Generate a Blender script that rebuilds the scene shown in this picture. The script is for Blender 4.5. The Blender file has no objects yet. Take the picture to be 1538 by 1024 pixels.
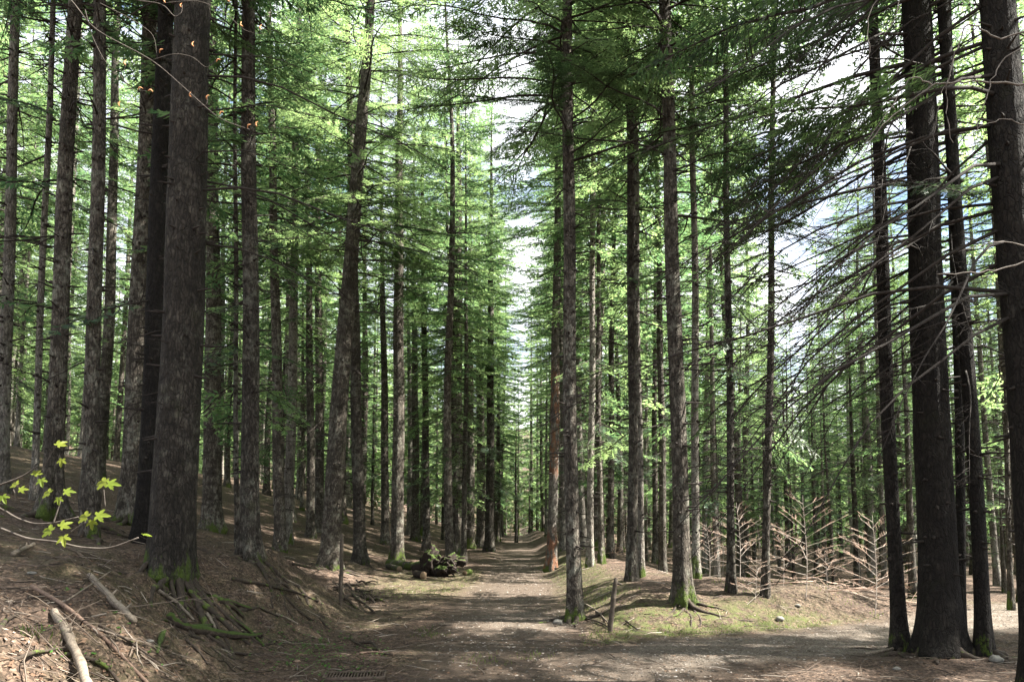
import bpy, math, random
import numpy as np
from mathutils import Matrix, Vector, Quaternion

# ------------------------------------------------------------------ camera, sky, sun, exposure
S = bpy.context.scene
COL = S.collection
F_PX, U0, V0, PITCH, SHIFT_PX = 1150.0, 769.0, 512.0, math.radians(5.0), 162.4
CAM_Z = 1.6
cam_d = bpy.data.cameras.new('camera'); cam = bpy.data.objects.new('camera', cam_d); COL.objects.link(cam)
cam_d.sensor_width = 36.0; cam_d.lens = 36.0 * F_PX / 1538.0
cam_d.shift_y = SHIFT_PX / 1538.0
cam_d.clip_start = 0.05; cam_d.clip_end = 2000
cam.location = (0, 0, CAM_Z); cam.rotation_euler = (math.pi/2 + PITCH, 0, 0)
S.camera = cam

SUN_AZ, SUN_EL = math.radians(94), math.radians(49)      # azimuth clockwise from straight ahead
w = bpy.data.worlds.new('World'); S.world = w; w.use_nodes = True
nt = w.node_tree; nt.nodes.clear()
def N(nt, typ, **kw):
    n = nt.nodes.new(typ)
    for k, v in kw.items(): setattr(n, k, v)
    return n
out = N(nt, 'ShaderNodeOutputWorld'); bg = N(nt, 'ShaderNodeBackground'); bg.inputs[1].default_value = 0.05
sky = N(nt, 'ShaderNodeTexSky', sky_type='NISHITA'); sky.sun_disc = False
sky.sun_elevation = SUN_EL; sky.sun_rotation = SUN_AZ; sky.air_density = 1.0; sky.dust_density = 1.2; sky.ozone_density = 1.5
# thin broken cloud in the sky
tc = N(nt, 'ShaderNodeTexCoord'); mp = N(nt, 'ShaderNodeMapping'); mp.inputs['Scale'].default_value = (1, 1, 2.2); mp.inputs['Location'].default_value = (0.35, 0.1, 0)
nz = N(nt, 'ShaderNodeTexNoise'); nz.inputs['Scale'].default_value = 3.0; nz.inputs['Detail'].default_value = 6; nz.inputs['Roughness'].default_value = .55
cr = N(nt, 'ShaderNodeValToRGB'); cr.color_ramp.elements[0].position = .34; cr.color_ramp.elements[1].position = .55
mx = N(nt, 'ShaderNodeMix', data_type='RGBA'); mx.inputs[7].default_value = (7.2, 7.3, 7.6, 1)
L = nt.links.new
L(tc.outputs['Generated'], mp.inputs[0]); L(mp.outputs[0], nz.inputs[0]); L(nz.outputs[0], cr.inputs[0]); L(cr.outputs[0], mx.inputs[0])
L(sky.outputs[0], mx.inputs[6]); L(mx.outputs[2], bg.inputs[0]); L(bg.outputs[0], out.inputs[0])

sun_d = bpy.data.lights.new('sun', 'SUN'); sun_d.energy = 5.0; sun_d.angle = math.radians(0.5); sun_d.color = (1.0, .95, .86)
sun = bpy.data.objects.new('sun', sun_d); COL.objects.link(sun)
sdir = Vector((math.sin(SUN_AZ)*math.cos(SUN_EL), math.cos(SUN_AZ)*math.cos(SUN_EL), math.sin(SUN_EL)))
sun.rotation_euler = sdir.to_track_quat('Z', 'Y').to_euler(); sun.location = sdir * 60

S.view_settings.view_transform = 'Standard'; S.view_settings.look = 'None'; S.view_settings.exposure = 2.7; S.view_settings.gamma = 1
S.render.engine = 'CYCLES'
cy = S.cycles
cy.max_bounces = 7; cy.diffuse_bounces = 4; cy.glossy_bounces = 2; cy.transmission_bounces = 4; cy.transparent_max_bounces = 4
cy.caustics_reflective = False; cy.caustics_refractive = False; cy.sample_clamp_indirect = 6
cy.use_denoising = True

R = random.Random(7)
RS = np.random.RandomState(11)

# ------------------------------------------------------------------ noise
def _hash(ix, iy, iz, s):
    h = (ix.astype(np.int64)*374761393 + iy.astype(np.int64)*668265263 + iz.astype(np.int64)*2147483647 + s*974634777) & 0xffffffff
    h = ((h ^ (h >> 13)) * 1274126177) & 0xffffffff
    h = (h ^ (h >> 16)) & 0xffffff
    return h / float(0xffffff)
def noise2(x, y, s=0):
    x = np.asarray(x, float); y = np.asarray(y, float)
    ix, iy = np.floor(x), np.floor(y); fx, fy = x-ix, y-iy
    fx = fx*fx*(3-2*fx); fy = fy*fy*(3-2*fy); z = np.zeros_like(ix)
    a = _hash(ix, iy, z, s); b = _hash(ix+1, iy, z, s); c = _hash(ix, iy+1, z, s); d = _hash(ix+1, iy+1, z, s)
    return (a*(1-fx)+b*fx)*(1-fy) + (c*(1-fx)+d*fx)*fy
def fbm(x, y, s=0, o=4, rough=.5):
    t = 0; a = 1; n = 0
    for i in range(o):
        t = t + a*(noise2(x*2**i+13.7*i, y*2**i-7.3*i, s+i) - .5); n += a; a *= rough
    return t / n * 2
def sm(x, a, b):
    t = np.clip((np.asarray(x, float)-a)/(b-a), 0, 1); return t*t*(3-2*t)

# ------------------------------------------------------------------ terrain
TRACK = np.array([(-.9, 6.4), (.6, 8.0), (2.2, 9.3), (4.0, 9.9), (6.3, 11.3), (9, 13.6), (14, 17.5), (22, 21), (40, 26)])
def track_dist(x, y):
    d = np.full(np.broadcast(x, y).shape, 1e9)
    for (ax, ay), (bx, by) in zip(TRACK[:-1], TRACK[1:]):
        vx, vy = bx-ax, by-ay
        t = np.clip(((x-ax)*vx+(y-ay)*vy)/(vx*vx+vy*vy), 0, 1)
        d = np.minimum(d, np.hypot(x-ax-t*vx, y-ay-t*vy))
    return d
def path_c(y): return .016*np.maximum(np.asarray(y)-16, 0)
def toe(y): return -.32*np.clip(y, 1, 8.2) + .25*fbm(np.asarray(y)*.5, np.asarray(y)*0, 91, 2)
def path_mask(x, y):
    m = 1-sm(np.abs(x-path_c(y)+.25*fbm(x*.3, y*.4, 5, 2)), .75, 1.35)
    m = m*sm(y, 3, 6)
    t = 1-sm(track_dist(x, y)+.3*fbm(x*.9, y*.9, 6, 3), .65, 1.2)
    return np.maximum(m, t)
def height(x, y, fine=True):
    x = np.asarray(x, float); y = np.asarray(y, float)
    d = toe(y) - x
    bank = .80*sm(d, -.15, 1.6)*(1-sm(y, 13.0, 15.6))
    sl = np.interp(np.maximum(0, -x-2.2), [0, 1.5, 3, 7, 12, 18, 24, 40, 80, 300], [0, .12, .45, 1.45, 2.9, 4.4, 5.0, 7, 12, 20])
    td = track_dist(x, y)
    mound = .40*sm(y, 10.5, 12.6)*sm(x, .9, 2.2)*(1-sm(x, 5, 8))*sm(td, 1.0, 2.2)
    drop = -.75*sm(y, 14, 21)*sm(x, 2.5, 6.5) - .02*np.maximum(0, x-8)
    flat = -1.2*sm(y, 62, 110) + 26*sm(y, 112, 210)
    z = bank + sl + mound + drop + flat
    pm = path_mask(x, y)
    rough = 1-.8*pm
    z = z + .16*fbm(x*.22, y*.22, 1, 3)*sm(np.hypot(x, y), 10, 25)*rough
    z = z + rough*.05*fbm(x*.9, y*.9, 2, 3) - .03*pm*sm(y, 12, 14)
    # eroded, rooty face of the bank
    face = sm(d, -.1, .35)*(1-sm(d, 1.4, 2.4))*(1-sm(y, 14, 16))
    z = z + face*.20*fbm(x*2.0, y*2.0, 3, 5, .6)
    if fine:
        near = 1-sm(np.hypot(x, y), 20, 40)
        z = z + near*(.012+.02*rough)*fbm(x*5, y*5, 4, 4, .6)
    return z
def px_ray(u, v):
    X = (u-U0)/F_PX; Y = (V0+SHIFT_PX-v)/F_PX
    d = np.array([X, math.cos(PITCH)-Y*math.sin(PITCH), math.sin(PITCH)+Y*math.cos(PITCH)])
    return d/d[1]
def ground_at(u, v, ymin=2.5, ymax=140):
    d = px_ray(u, v); ys = np.concatenate([np.arange(ymin, 40, .02), np.arange(40, ymax, .1)])
    zz = CAM_Z + d[2]*ys - height(d[0]*ys, ys)
    k = np.where(zz <= 0)[0]
    y = ys[k[0]] if len(k) else ymax
    return np.array([d[0]*y, y, float(height(d[0]*y, y))])
def to_px(p):
    x, y, z = p[0], p[1], p[2]-CAM_Z
    Z = y*math.cos(PITCH)+z*math.sin(PITCH); Yc = -y*math.sin(PITCH)+z*math.cos(PITCH)
    return U0+F_PX*x/Z, V0+SHIFT_PX-F_PX*Yc/Z

# ------------------------------------------------------------------ mesh accumulator
class MB:
    def __init__(s): s.v = []; s.f = []; s.m = []; s.n = 0
    def add(s, v, f, m=0):
        v = np.asarray(v, float).reshape(-1, 3); f = np.asarray(f, int)
        s.v.append(v); s.f.append(f+s.n); s.m.append(np.full(len(f), m)); s.n += len(v)
    def arrays(s):
        v = np.concatenate(s.v); return v, s.f, s.m
    def tube(s, pts, rad, sides=6, m=0, cap=True):
        pts = np.asarray(pts, float); n = len(pts); rad = np.broadcast_to(np.asarray(rad, float), (n,))
        T = np.gradient(pts, axis=0); T /= np.linalg.norm(T, axis=1)[:, None]+1e-12
        ref = np.array([0, 0, 1.]) if abs(T[:, 2]).mean() < .8 else np.array([1., 0, 0])
        A = np.cross(T, ref); A /= np.linalg.norm(A, axis=1)[:, None]+1e-12; B = np.cross(T, A)
        a = np.arange(sides)*2*math.pi/sides
        ring = pts[:, None]+rad[:, None, None]*(np.cos(a)[None, :, None]*A[:, None]+np.sin(a)[None, :, None]*B[:, None])
        v = ring.reshape(-1, 3)
        i = np.arange(n-1)[:, None]*sides; j = np.arange(sides)[None]; j2 = (j+1) % sides
        q = np.stack([i+j, i+j2, i+sides+j2, i+sides+j], -1).reshape(-1, 4)
        s.add(v, q, m)
        if cap:
            b = s.n-len(v)
            for o, p in ((0, pts[0]-T[0]*rad[0]*.3), ((n-1)*sides, pts[-1]+T[-1]*rad[-1]*.4)):
                s.v.append(p[None]); c = s.n; s.n += 1
                k = np.arange(sides); k2 = (k+1) % sides
                tri = np.stack([b+o+k, b+o+k2, np.full(sides, c)], -1)
                if o == 0: tri = tri[:, ::-1]
                s.f.append(tri); s.m.append(np.full(sides, m))
    def merge(s, arr, M=None, mshift=0):
        v, f, m = arr
        if M is not None: v = v @ M[:3, :3].T + M[:3, 3]
        for fi, mi in zip(f, m): s.f.append(fi+s.n); s.m.append(mi+mshift)
        s.v.append(v); s.n += len(v)
def compact(mb):
    v = np.concatenate(mb.v)
    f, m = [], []
    for k in (3, 4):
        ff = [a for a in mb.f if a.shape[1] == k]; mm = [b for a, b in zip(mb.f, mb.m) if a.shape[1] == k]
        if ff: f.append(np.concatenate(ff)); m.append(np.concatenate(mm))
    return v, f, m
def to_mesh(name, arr, mats, smooth=True, attrs=None):
    v, f, m = arr
    me = bpy.data.meshes.new(name)
    me.vertices.add(len(v)); me.vertices.foreach_set('co', v.astype(np.float32).ravel())
    nl = sum(a.size for a in f); nf = sum(len(a) for a in f)
    me.loops.add(nl); me.loops.foreach_set('vertex_index', np.concatenate([a.ravel() for a in f]).astype(np.int32))
    sizes = np.concatenate([np.full(len(a), a.shape[1]) for a in f])
    start = np.concatenate([[0], np.cumsum(sizes)[:-1]]).astype(np.int32)
    me.polygons.add(nf); me.polygons.foreach_set('loop_start', start)
    me.polygons.foreach_set('material_index', np.concatenate(m).astype(np.int32))
    if smooth: me.polygons.foreach_set('use_smooth', np.ones(nf, bool))
    for mt in mats: me.materials.append(mt)
    for k, a in (attrs or {}).items():
        at = me.attributes.new(k, 'FLOAT', 'POINT'); at.data.foreach_set('value', np.asarray(a, np.float32))
    me.update(); me.validate(); return me
def obj(name, me, parent=None, M=None):
    o = bpy.data.objects.new(name, me); COL.objects.link(o)
    if parent: o.parent = parent
    if M is not None: o.matrix_basis = Matrix(M.tolist()) if isinstance(M, np.ndarray) else M
    return o
def build(name, mb, mats, parent=None, M=None, smooth=True, attrs=None):
    return obj(name, to_mesh(name, compact(mb), mats, smooth, attrs), parent, M)
def tag(o, label=None, cat=None, group=None, kind=None):
    for k, v in (('label', label), ('category', cat), ('group', group), ('kind', kind)):
        if v: o[k] = v
    return o
def local(v, M): return (np.asarray(v)-M[:3, 3]) @ np.linalg.inv(M[:3, :3]).T

# ------------------------------------------------------------------ materials
def mat(name, rough=.85):
    m = bpy.data.materials.new(name); m.use_nodes = True; t = m.node_tree; t.nodes.clear()
    o = N(t, 'ShaderNodeOutputMaterial'); p = N(t, 'ShaderNodeBsdfPrincipled'); p.inputs['Roughness'].default_value = rough
    p.inputs['Specular IOR Level'].default_value = .25
    t.links.new(p.outputs[0], o.inputs[0]); return m, t, p, o
class G:   # tiny node helper
    def __init__(s, t): s.t = t
    def lk(s, a, b): s.t.links.new(a, b)
    def put(s, sock, v):
        if hasattr(v, 'links'): s.lk(v, sock)
        else: sock.default_value = v if not isinstance(v, tuple) or len(v) != 3 or sock.type != 'RGBA' else v+(1,)
    def coord(s, scale=(1, 1, 1), which='Object', rnd=False):
        c = N(s.t, 'ShaderNodeTexCoord'); m = N(s.t, 'ShaderNodeMapping'); m.inputs['Scale'].default_value = scale
        s.lk(c.outputs[which], m.inputs[0])
        if rnd:
            i = N(s.t, 'ShaderNodeObjectInfo'); k = s.math('MULTIPLY', i.outputs['Random'], 37.0); s.lk(k, m.inputs['Location'])
        return m.outputs[0]
    def noise(s, vec, scale, detail=4, rough=.6, dist=0):
        n = N(s.t, 'ShaderNodeTexNoise'); s.lk(vec, n.inputs['Vector']); n.inputs['Scale'].default_value = scale
        n.inputs['Detail'].default_value = detail; n.inputs['Roughness'].default_value = rough; n.inputs['Distortion'].default_value = dist
        return n.outputs['Fac']
    def vor(s, vec, scale, feature='F1', outp='Distance', rnd=1):
        n = N(s.t, 'ShaderNodeTexVoronoi', feature=feature); s.lk(vec, n.inputs['Vector']); n.inputs['Scale'].default_value = scale
        n.inputs['Randomness'].default_value = rnd
        return n.outputs[outp]
    def ramp(s, fac, stops):
        r = N(s.t, 'ShaderNodeValToRGB'); e = r.color_ramp.elements
        while len(e) < len(stops): e.new(.5)
        for el, (p, c) in zip(e, stops): el.position = p; el.color = (c, c, c, 1) if not isinstance(c, tuple) else c+(1,)
        s.lk(fac, r.inputs[0]); return r.outputs[0]
    def mix(s, f, a, b, mode='MIX'):
        m = N(s.t, 'ShaderNodeMix', data_type='RGBA', blend_type=mode)
        s.put(m.inputs[0], f); s.put(m.inputs[6], a); s.put(m.inputs[7], b); return m.outputs[2]
    def math(s, op, a, b=None, clamp=False):
        m = N(s.t, 'ShaderNodeMath', operation=op, use_clamp=clamp); s.put(m.inputs[0], a)
        if b is not None: s.put(m.inputs[1], b)
        return m.outputs[0]
    def bump(s, hgt, dist, strength=1.0, nrm=None):
        b = N(s.t, 'ShaderNodeBump'); b.inputs['Distance'].default_value = dist; b.inputs['Strength'].default_value = strength
        s.lk(hgt, b.inputs['Height'])
        if nrm: s.lk(nrm, b.inputs['Normal'])
        return b.outputs[0]
    def attr(s, n): a = N(s.t, 'ShaderNodeAttribute', attribute_name=n); return a.outputs['Fac']
    def sep(s, v): a = N(s.t, 'ShaderNodeSeparateXYZ'); s.lk(v, a.inputs[0]); return a.outputs

MOSS_A, MOSS_B = (.030, .045, .010), (.10, .145, .022)
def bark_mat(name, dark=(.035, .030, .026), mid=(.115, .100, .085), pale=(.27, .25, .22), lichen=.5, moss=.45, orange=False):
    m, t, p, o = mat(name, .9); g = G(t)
    c = g.coord((1, 1, .30), rnd=True); c1 = g.coord((1, 1, 1), rnd=True); oi = N(t, 'ShaderNodeObjectInfo')
    cw = g.mix(.06, c, N(t, 'ShaderNodeTexNoise').outputs['Color']); ns = cw.node.inputs[7].links[0].from_node; g.lk(c1, ns.inputs['Vector']); ns.inputs['Scale'].default_value = 9
    scales = g.vor(cw, 30, 'DISTANCE_TO_EDGE'); cv = g.sep(g.vor(cw, 30, 'F1', 'Color'))[0]
    n1 = g.noise(c, 38, 6, .75); n2 = g.noise(c1, 1.6, 5, .65); n3 = g.noise(g.coord((1, 1, .8), rnd=True), 9, 6, .72)
    ring = g.noise(g.coord((.25, .25, 1.0), rnd=True), 7.5, 3, .6)
    crack = g.ramp(scales, [(0, 0.0), (.16, 1.0)])
    tone = g.ramp(g.math('ADD', g.math('ADD', g.math('MULTIPLY', n1, .42), g.math('MULTIPLY', cv, .13)), g.math('MULTIPLY', n3, .45)), [(.32, dark), (.5, mid), (.68, pale)])
    col = g.mix(g.math('MULTIPLY', g.math('SUBTRACT', 1.0, crack, True), .6), tone, tuple(x*.45 for x in dark))
    col = g.mix(g.ramp(n2, [(.30, .55), (.55, 0.0)]), col, dark)
    col = g.mix(g.ramp(ring, [(.30, .6), (.44, 0.0)]), col, tuple(x*.7 for x in dark))
    lf = g.ramp(n3, [(.50-.06*lichen, 0.0), (.62, 1.0)]); lf = g.math('MULTIPLY', lf, g.ramp(n2, [(.44, 0.0), (.60, lichen)]))
    col = g.mix(lf, col, (.24, .25, .20))
    val = g.math('ADD', g.math('MULTIPLY', oi.outputs['Random'], .6), .7)
    cmb = N(t, 'ShaderNodeCombineColor'); [g.lk(val, cmb.inputs[i]) for i in range(3)]
    col = g.mix(1.0, col, cmb.outputs[0], 'MULTIPLY')
    if orange:
        z = g.sep(g.coord((1, 1, 1)))[2]
        band = g.ramp(g.math('MULTIPLY', z, .1), [(0.0, 1.0), (.09, 1.0), (.13, 0.0), (.26, 0.0), (.29, .9), (.55, .9), (.62, 0.0)])
        of = g.math('MULTIPLY', g.math('MULTIPLY', band, .8), g.ramp(g.noise(g.coord((1, 1, .3)), 9.0, 5, .7), [(.47, 0.0), (.54, 1.0)]))
        col = g.mix(of, col, g.mix(n1, (.12, .045, .02), (.28, .13, .07)))
    z = g.sep(g.coord((1, 1, 1)))[2]
    mz = g.math('ADD', g.math('MULTIPLY', z, -.9), g.math('MULTIPLY', g.noise(g.coord((1, 1, .5), rnd=True), 5.0, 5, .7), 2.0))
    mz = g.math('ADD', mz, g.math('MULTIPLY', g.math('SUBTRACT', oi.outputs['Random'], .75), .45))
    mz = g.math('ADD', mz, g.math('MULTIPLY', g.math('SUBTRACT', g.noise(g.coord((1, 1, .3), rnd=True), 2.2, 3, .6), .5), .9))
    mf = g.ramp(mz, [(1.02-.5*moss, 0.0), (1.32-.5*moss, 1.0)])
    # a little moss further up too
    mf = g.math('MAXIMUM', mf, g.math('MULTIPLY', g.ramp(g.noise(c1, 2.0, 5, .75), [(.60, 0.0), (.74, 1.0)]), .35*moss))
    mc = g.mix(g.noise(c1, 60, 3, .7), MOSS_A, MOSS_B)
    col = g.mix(mf, col, mc)
    g.lk(col, p.inputs['Base Color'])
    hh = g.math('ADD', g.math('MULTIPLY', crack, .6), g.math('MULTIPLY', n1, .9))
    g.lk(g.bump(hh, .022, 1.0, g.bump(n3, .05, 1.0)), p.inputs['Normal'])
    return m
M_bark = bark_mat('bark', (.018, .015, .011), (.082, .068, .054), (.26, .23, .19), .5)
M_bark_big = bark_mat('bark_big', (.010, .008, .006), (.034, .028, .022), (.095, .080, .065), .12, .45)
M_bark_shade = bark_mat('bark_shade', (.009, .007, .006), (.020, .016, .013), (.042, .034, .028), .05, .25)  # near trunks seen against the light: their shade put into the bark colour
M_bark_sunlit = bark_mat('bark_sunlit', (.06, .052, .043), (.22, .195, .165), (.46, .42, .37), .8, .3)  # paler copy of the bark, sunlight put into its colour
M_bark_orange = bark_mat('bark_orange', moss=.1, orange=True)

def wood_mat(name, c0, c1, sc=20, rough=.85, moss=0):
    m, t, p, o = mat(name, rough); g = G(t)
    c = g.coord((1, 1, 1), rnd=True); n = g.noise(c, sc, 5, .7)
    col = g.ramp(n, [(.3, c0), (.7, c1)])
    if moss: col = g.mix(g.ramp(g.noise(c, 5, 5, .7), [(.5-.2*moss, 0.0), (.6-.1*moss, 1.0)]), col, g.mix(g.noise(c, 70, 3), MOSS_A, MOSS_B))
    g.lk(col, p.inputs['Base Color']); g.lk(g.bump(n, .008, .8), p.inputs['Normal']); return m
M_limb = wood_mat('limb', (.013, .010, .008), (.045, .036, .030), 25)
M_limb_pale = wood_mat('limb_pale', (.08, .068, .058), (.22, .19, .165), 25)
M_sprig = wood_mat('sprig', (.035, .028, .023), (.10, .085, .072), 30)
M_stick = wood_mat('stick', (.07, .055, .042), (.24, .20, .155), 30)
M_stick_red = wood_mat('stick_red', (.08, .05, .038), (.21, .145, .105), 30)
M_root = wood_mat('root', (.016, .012, .009), (.060, .045, .033), 22, moss=-.3)
M_root_moss = wood_mat('root_moss', (.016, .012, .009), (.06, .046, .034), 22, moss=-.1)
M_post = wood_mat('post', (.03, .024, .018), (.09, .072, .055), 18)
M_stump = wood_mat('stump_wood', (.008, .006, .005), (.045, .033, .025), 12)
M_cut = wood_mat('cut_wood', (.12, .08, .05), (.24, .17, .11), 30)
M_sap = wood_mat('sapling_bark', (.32, .27, .23), (.58, .51, .45), 40)
M_saptwig = wood_mat('sapling_twig', (.28, .18, .135), (.50, .37, .29), 40)
M_stone = wood_mat('stone', (.09, .085, .075), (.22, .21, .185), 14)
M_iron = wood_mat('iron', (.05, .036, .028), (.12, .088, .066), 30, .7)
M_bud = wood_mat('bud', (.40, .17, .07), (.62, .32, .16), 30)

def leaf_mat(name, d0, d1, t0, t1, rough=.5, tr=.5, spec=.25):
    m, t, p, o = mat(name, rough); g = G(t)
    gi = N(t, 'ShaderNodeNewGeometry'); oi = N(t, 'ShaderNodeObjectInfo')
    c = g.coord((1, 1, 1), rnd=True); n = g.noise(c, .9, 3, .6)
    f = g.math('ADD', g.math('MULTIPLY', gi.outputs['Random Per Island'], .45), g.math('MULTIPLY', n, .55))
    f = g.math('ADD', f, g.math('MULTIPLY', g.math('SUBTRACT', oi.outputs['Random'], .5), .35))
    f = g.ramp(f, [(.25, 0.0), (.75, 1.0)])
    g.lk(g.mix(f, d0, d1), p.inputs['Base Color']); p.inputs['Specular IOR Level'].default_value = spec
    tl = N(t, 'ShaderNodeBsdfTranslucent'); g.lk(g.mix(f, t0, t1), tl.inputs[0])
    ms = N(t, 'ShaderNodeMixShader'); ms.inputs[0].default_value = tr
    g.lk(p.outputs[0], ms.inputs[1]); g.lk(tl.outputs[0], ms.inputs[2]); g.lk(ms.outputs[0], o.inputs[0]); return m
M_needle = leaf_mat('needles', (.034, .068, .046), (.105, .150, .080), (.11, .225, .09), (.36, .50, .19), .42, .53, .4)
M_needle_dark = leaf_mat('needles_dark', (.020, .042, .026), (.045, .080, .042), (.06, .12, .04), (.14, .22, .07), .45, .42, .35)
M_maple = leaf_mat('maple_leaf', (.10, .15, .018), (.18, .21, .03), (.20, .27, .025), (.33, .36, .05), .5, .55)
M_grass = leaf_mat('grass_blade', (.04, .07, .018), (.10, .13, .035), (.09, .15, .03), (.20, .25, .06), .5, .45)
M_herb = leaf_mat('herb_leaf', (.03, .10, .02), (.07, .17, .03), (.10, .28, .04), (.20, .40, .07), .5, .4)
def litter_mat():
    m, t, p, o = mat('litter', .85); g = G(t)
    gi = N(t, 'ShaderNodeNewGeometry')
    g.lk(g.ramp(gi.outputs['Random Per Island'], [(0, (.022, .014, .010)), (.35, (.060, .037, .024)), (.6, (.105, .062, .038)), (.88, (.145, .095, .062)), (.99, (.19, .15, .12))]), p.inputs['Base Color'])
    return m
M_litter = litter_mat()

def ground_mat():
    m, t, p, o = mat('forest_floor', .95); g = G(t)
    c = g.coord((1, 1, 1)); pa = g.attr('path'); mo = g.attr('moss'); gr = g.attr('gravel')
    flakes = g.vor(c, 38, 'F1', 'Color'); fl = g.sep(flakes)[0]
    fl2 = g.sep(g.vor(g.coord((1, .5, 1)), 85, 'F1', 'Color'))[0]
    n1 = g.noise(c, 1.3, 6, .65); n2 = g.noise(c, 12, 6, .7); n3 = g.noise(c, 90, 4, .7)
    f = g.math('ADD', g.math('MULTIPLY', fl, .35), g.math('ADD', g.math('MULTIPLY', fl2, .3), g.math('MULTIPLY', n2, .45)))
    lit = g.ramp(f, [(.25, (.018, .012, .009)), (.5, (.058, .039, .028)), (.7, (.125, .086, .062)), (.95, (.25, .185, .14))])
    soil = g.ramp(n2, [(.3, (.022, .015, .011)), (.7, (.065, .045, .032))])
    lit = g.mix(g.ramp(n1, [(.42, 0.0), (.62, .6)]), lit, soil)
    st = g.sep(g.vor(c, 60, 'F1', 'Color'))[1]
    grav = g.ramp(g.math('ADD', g.math('MULTIPLY', st, .55), g.math('MULTIPLY', n3, .5)), [(.25, (.065, .052, .041)), (.55, (.155, .130, .105)), (.85, (.25, .22, .185))])
    dirt = g.ramp(g.math('ADD', g.math('MULTIPLY', n3, .6), g.math('MULTIPLY', n2, .4)), [(.3, (.032, .023, .016)), (.7, (.105, .076, .056))])
    gm = g.math('MULTIPLY', gr, g.ramp(g.noise(c, 3.0, 6, .7), [(.36, .25), (.60, 1.0)]))
    pcol = g.mix(gm, dirt, grav)
    pcol = g.mix(g.ramp(n2, [(.5, 0.0), (.72, .7)]), pcol, lit)
    col = g.mix(pa, lit, pcol)
    mf = g.math('MULTIPLY', mo, g.ramp(g.noise(c, 5, 6, .75), [(.40, 0.0), (.60, 1.0)]))
    mossc = g.mix(g.noise(c, 45, 4, .7), (.035, .045, .014), (.12, .14, .04))
    col = g.mix(mf, col, mossc)
    g.lk(col, p.inputs['Base Color'])
    hh = g.math('ADD', g.math('MULTIPLY', n3, .5), g.math('ADD', g.math('MULTIPLY', fl, .5), g.math('MULTIPLY', n2, 1.3)))
    g.lk(g.bump(hh, .022, 1.0), p.inputs['Normal']); return m
M_ground = ground_mat()

# ------------------------------------------------------------------ ground sheet (log-polar so detail is where it is seen)
def build_ground():
    front = np.radians(np.linspace(-44, 44, 720)); back = np.radians(np.linspace(44, 316, 150))[1:-1]
    ang = np.concatenate([front, back]); na = len(ang)
    r = np.concatenate([[.25, .6, 1.1, 1.6, 2.0], np.exp(np.linspace(math.log(2.4), math.log(60), 760)), np.exp(np.linspace(math.log(60), math.log(900), 90))[1:]])
    nr = len(r)
    x = r[:, None]*np.sin(ang)[None]; y = r[:, None]*np.cos(ang)[None]
    z = height(x, y)
    v = np.stack([x, y, z], -1).reshape(-1, 3)
    i = np.arange(nr-1)[:, None]*na; j = np.arange(na)[None]; j2 = (j+1) % na
    q = np.stack([i+j, i+na+j, i+na+j2, i+j2], -1).reshape(-1, 4)
    v = np.concatenate([v, [[0, 0, float(height(0, 0))]]])
    k = np.arange(na); tri = np.stack([k, (k+1) % na, np.full(na, len(v)-1)], -1)[:, ::-1]
    X, Y = v[:, 0], v[:, 1]
    pm = path_mask(X, Y)
    td = track_dist(X, Y)
    gravel = np.clip((1-sm(td, .4, 1.2))*sm(X, -.2, 2.4)+.25*(1-sm(np.abs(X-path_c(Y)), .3, 1.1))*sm(Y, 8, 12)+.4*(1-sm(np.hypot(X-.3, (Y-12.0)*.6), .3, 1.2)), 0, 1)
    edge = sm(X, .9, 1.5)*(1-sm(X, 5.6, 6.6))*sm(Y, 9.5, 10.3)*(1-sm(Y, 11.3, 12.6))*sm(td, .7, 1.3)
    strip = (1-sm(np.abs(X-path_c(Y)-1.45), .3, .9))*sm(Y, 12, 13)*(1-sm(Y, 22, 40))*.7
    lft = (1-sm(np.hypot((X+1.9)/1.6, (Y-19)/5), .5, 1.2))*.55
    bankm = sm(toe(Y)-X, -.2, .3)*(1-sm(toe(Y)-X, .9, 1.6))*(1-sm(Y, 9, 12))*.22
    moss = np.clip(np.maximum.reduce([edge, strip, lft, bankm, .25*sm(fbm(X*.35, Y*.35, 8, 3), .1, .5)]), 0, 1)*(1-.8*pm)
    me = to_mesh('ground', (v, [q, tri], [np.zeros(len(q)), np.zeros(len(tri))]), [M_ground], True, {'path': pm, 'moss': moss, 'gravel': gravel})
    tag(obj('ground', me), 'brown forest floor rising to the left of a path and gravel track', kind='structure')
build_ground()

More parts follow.
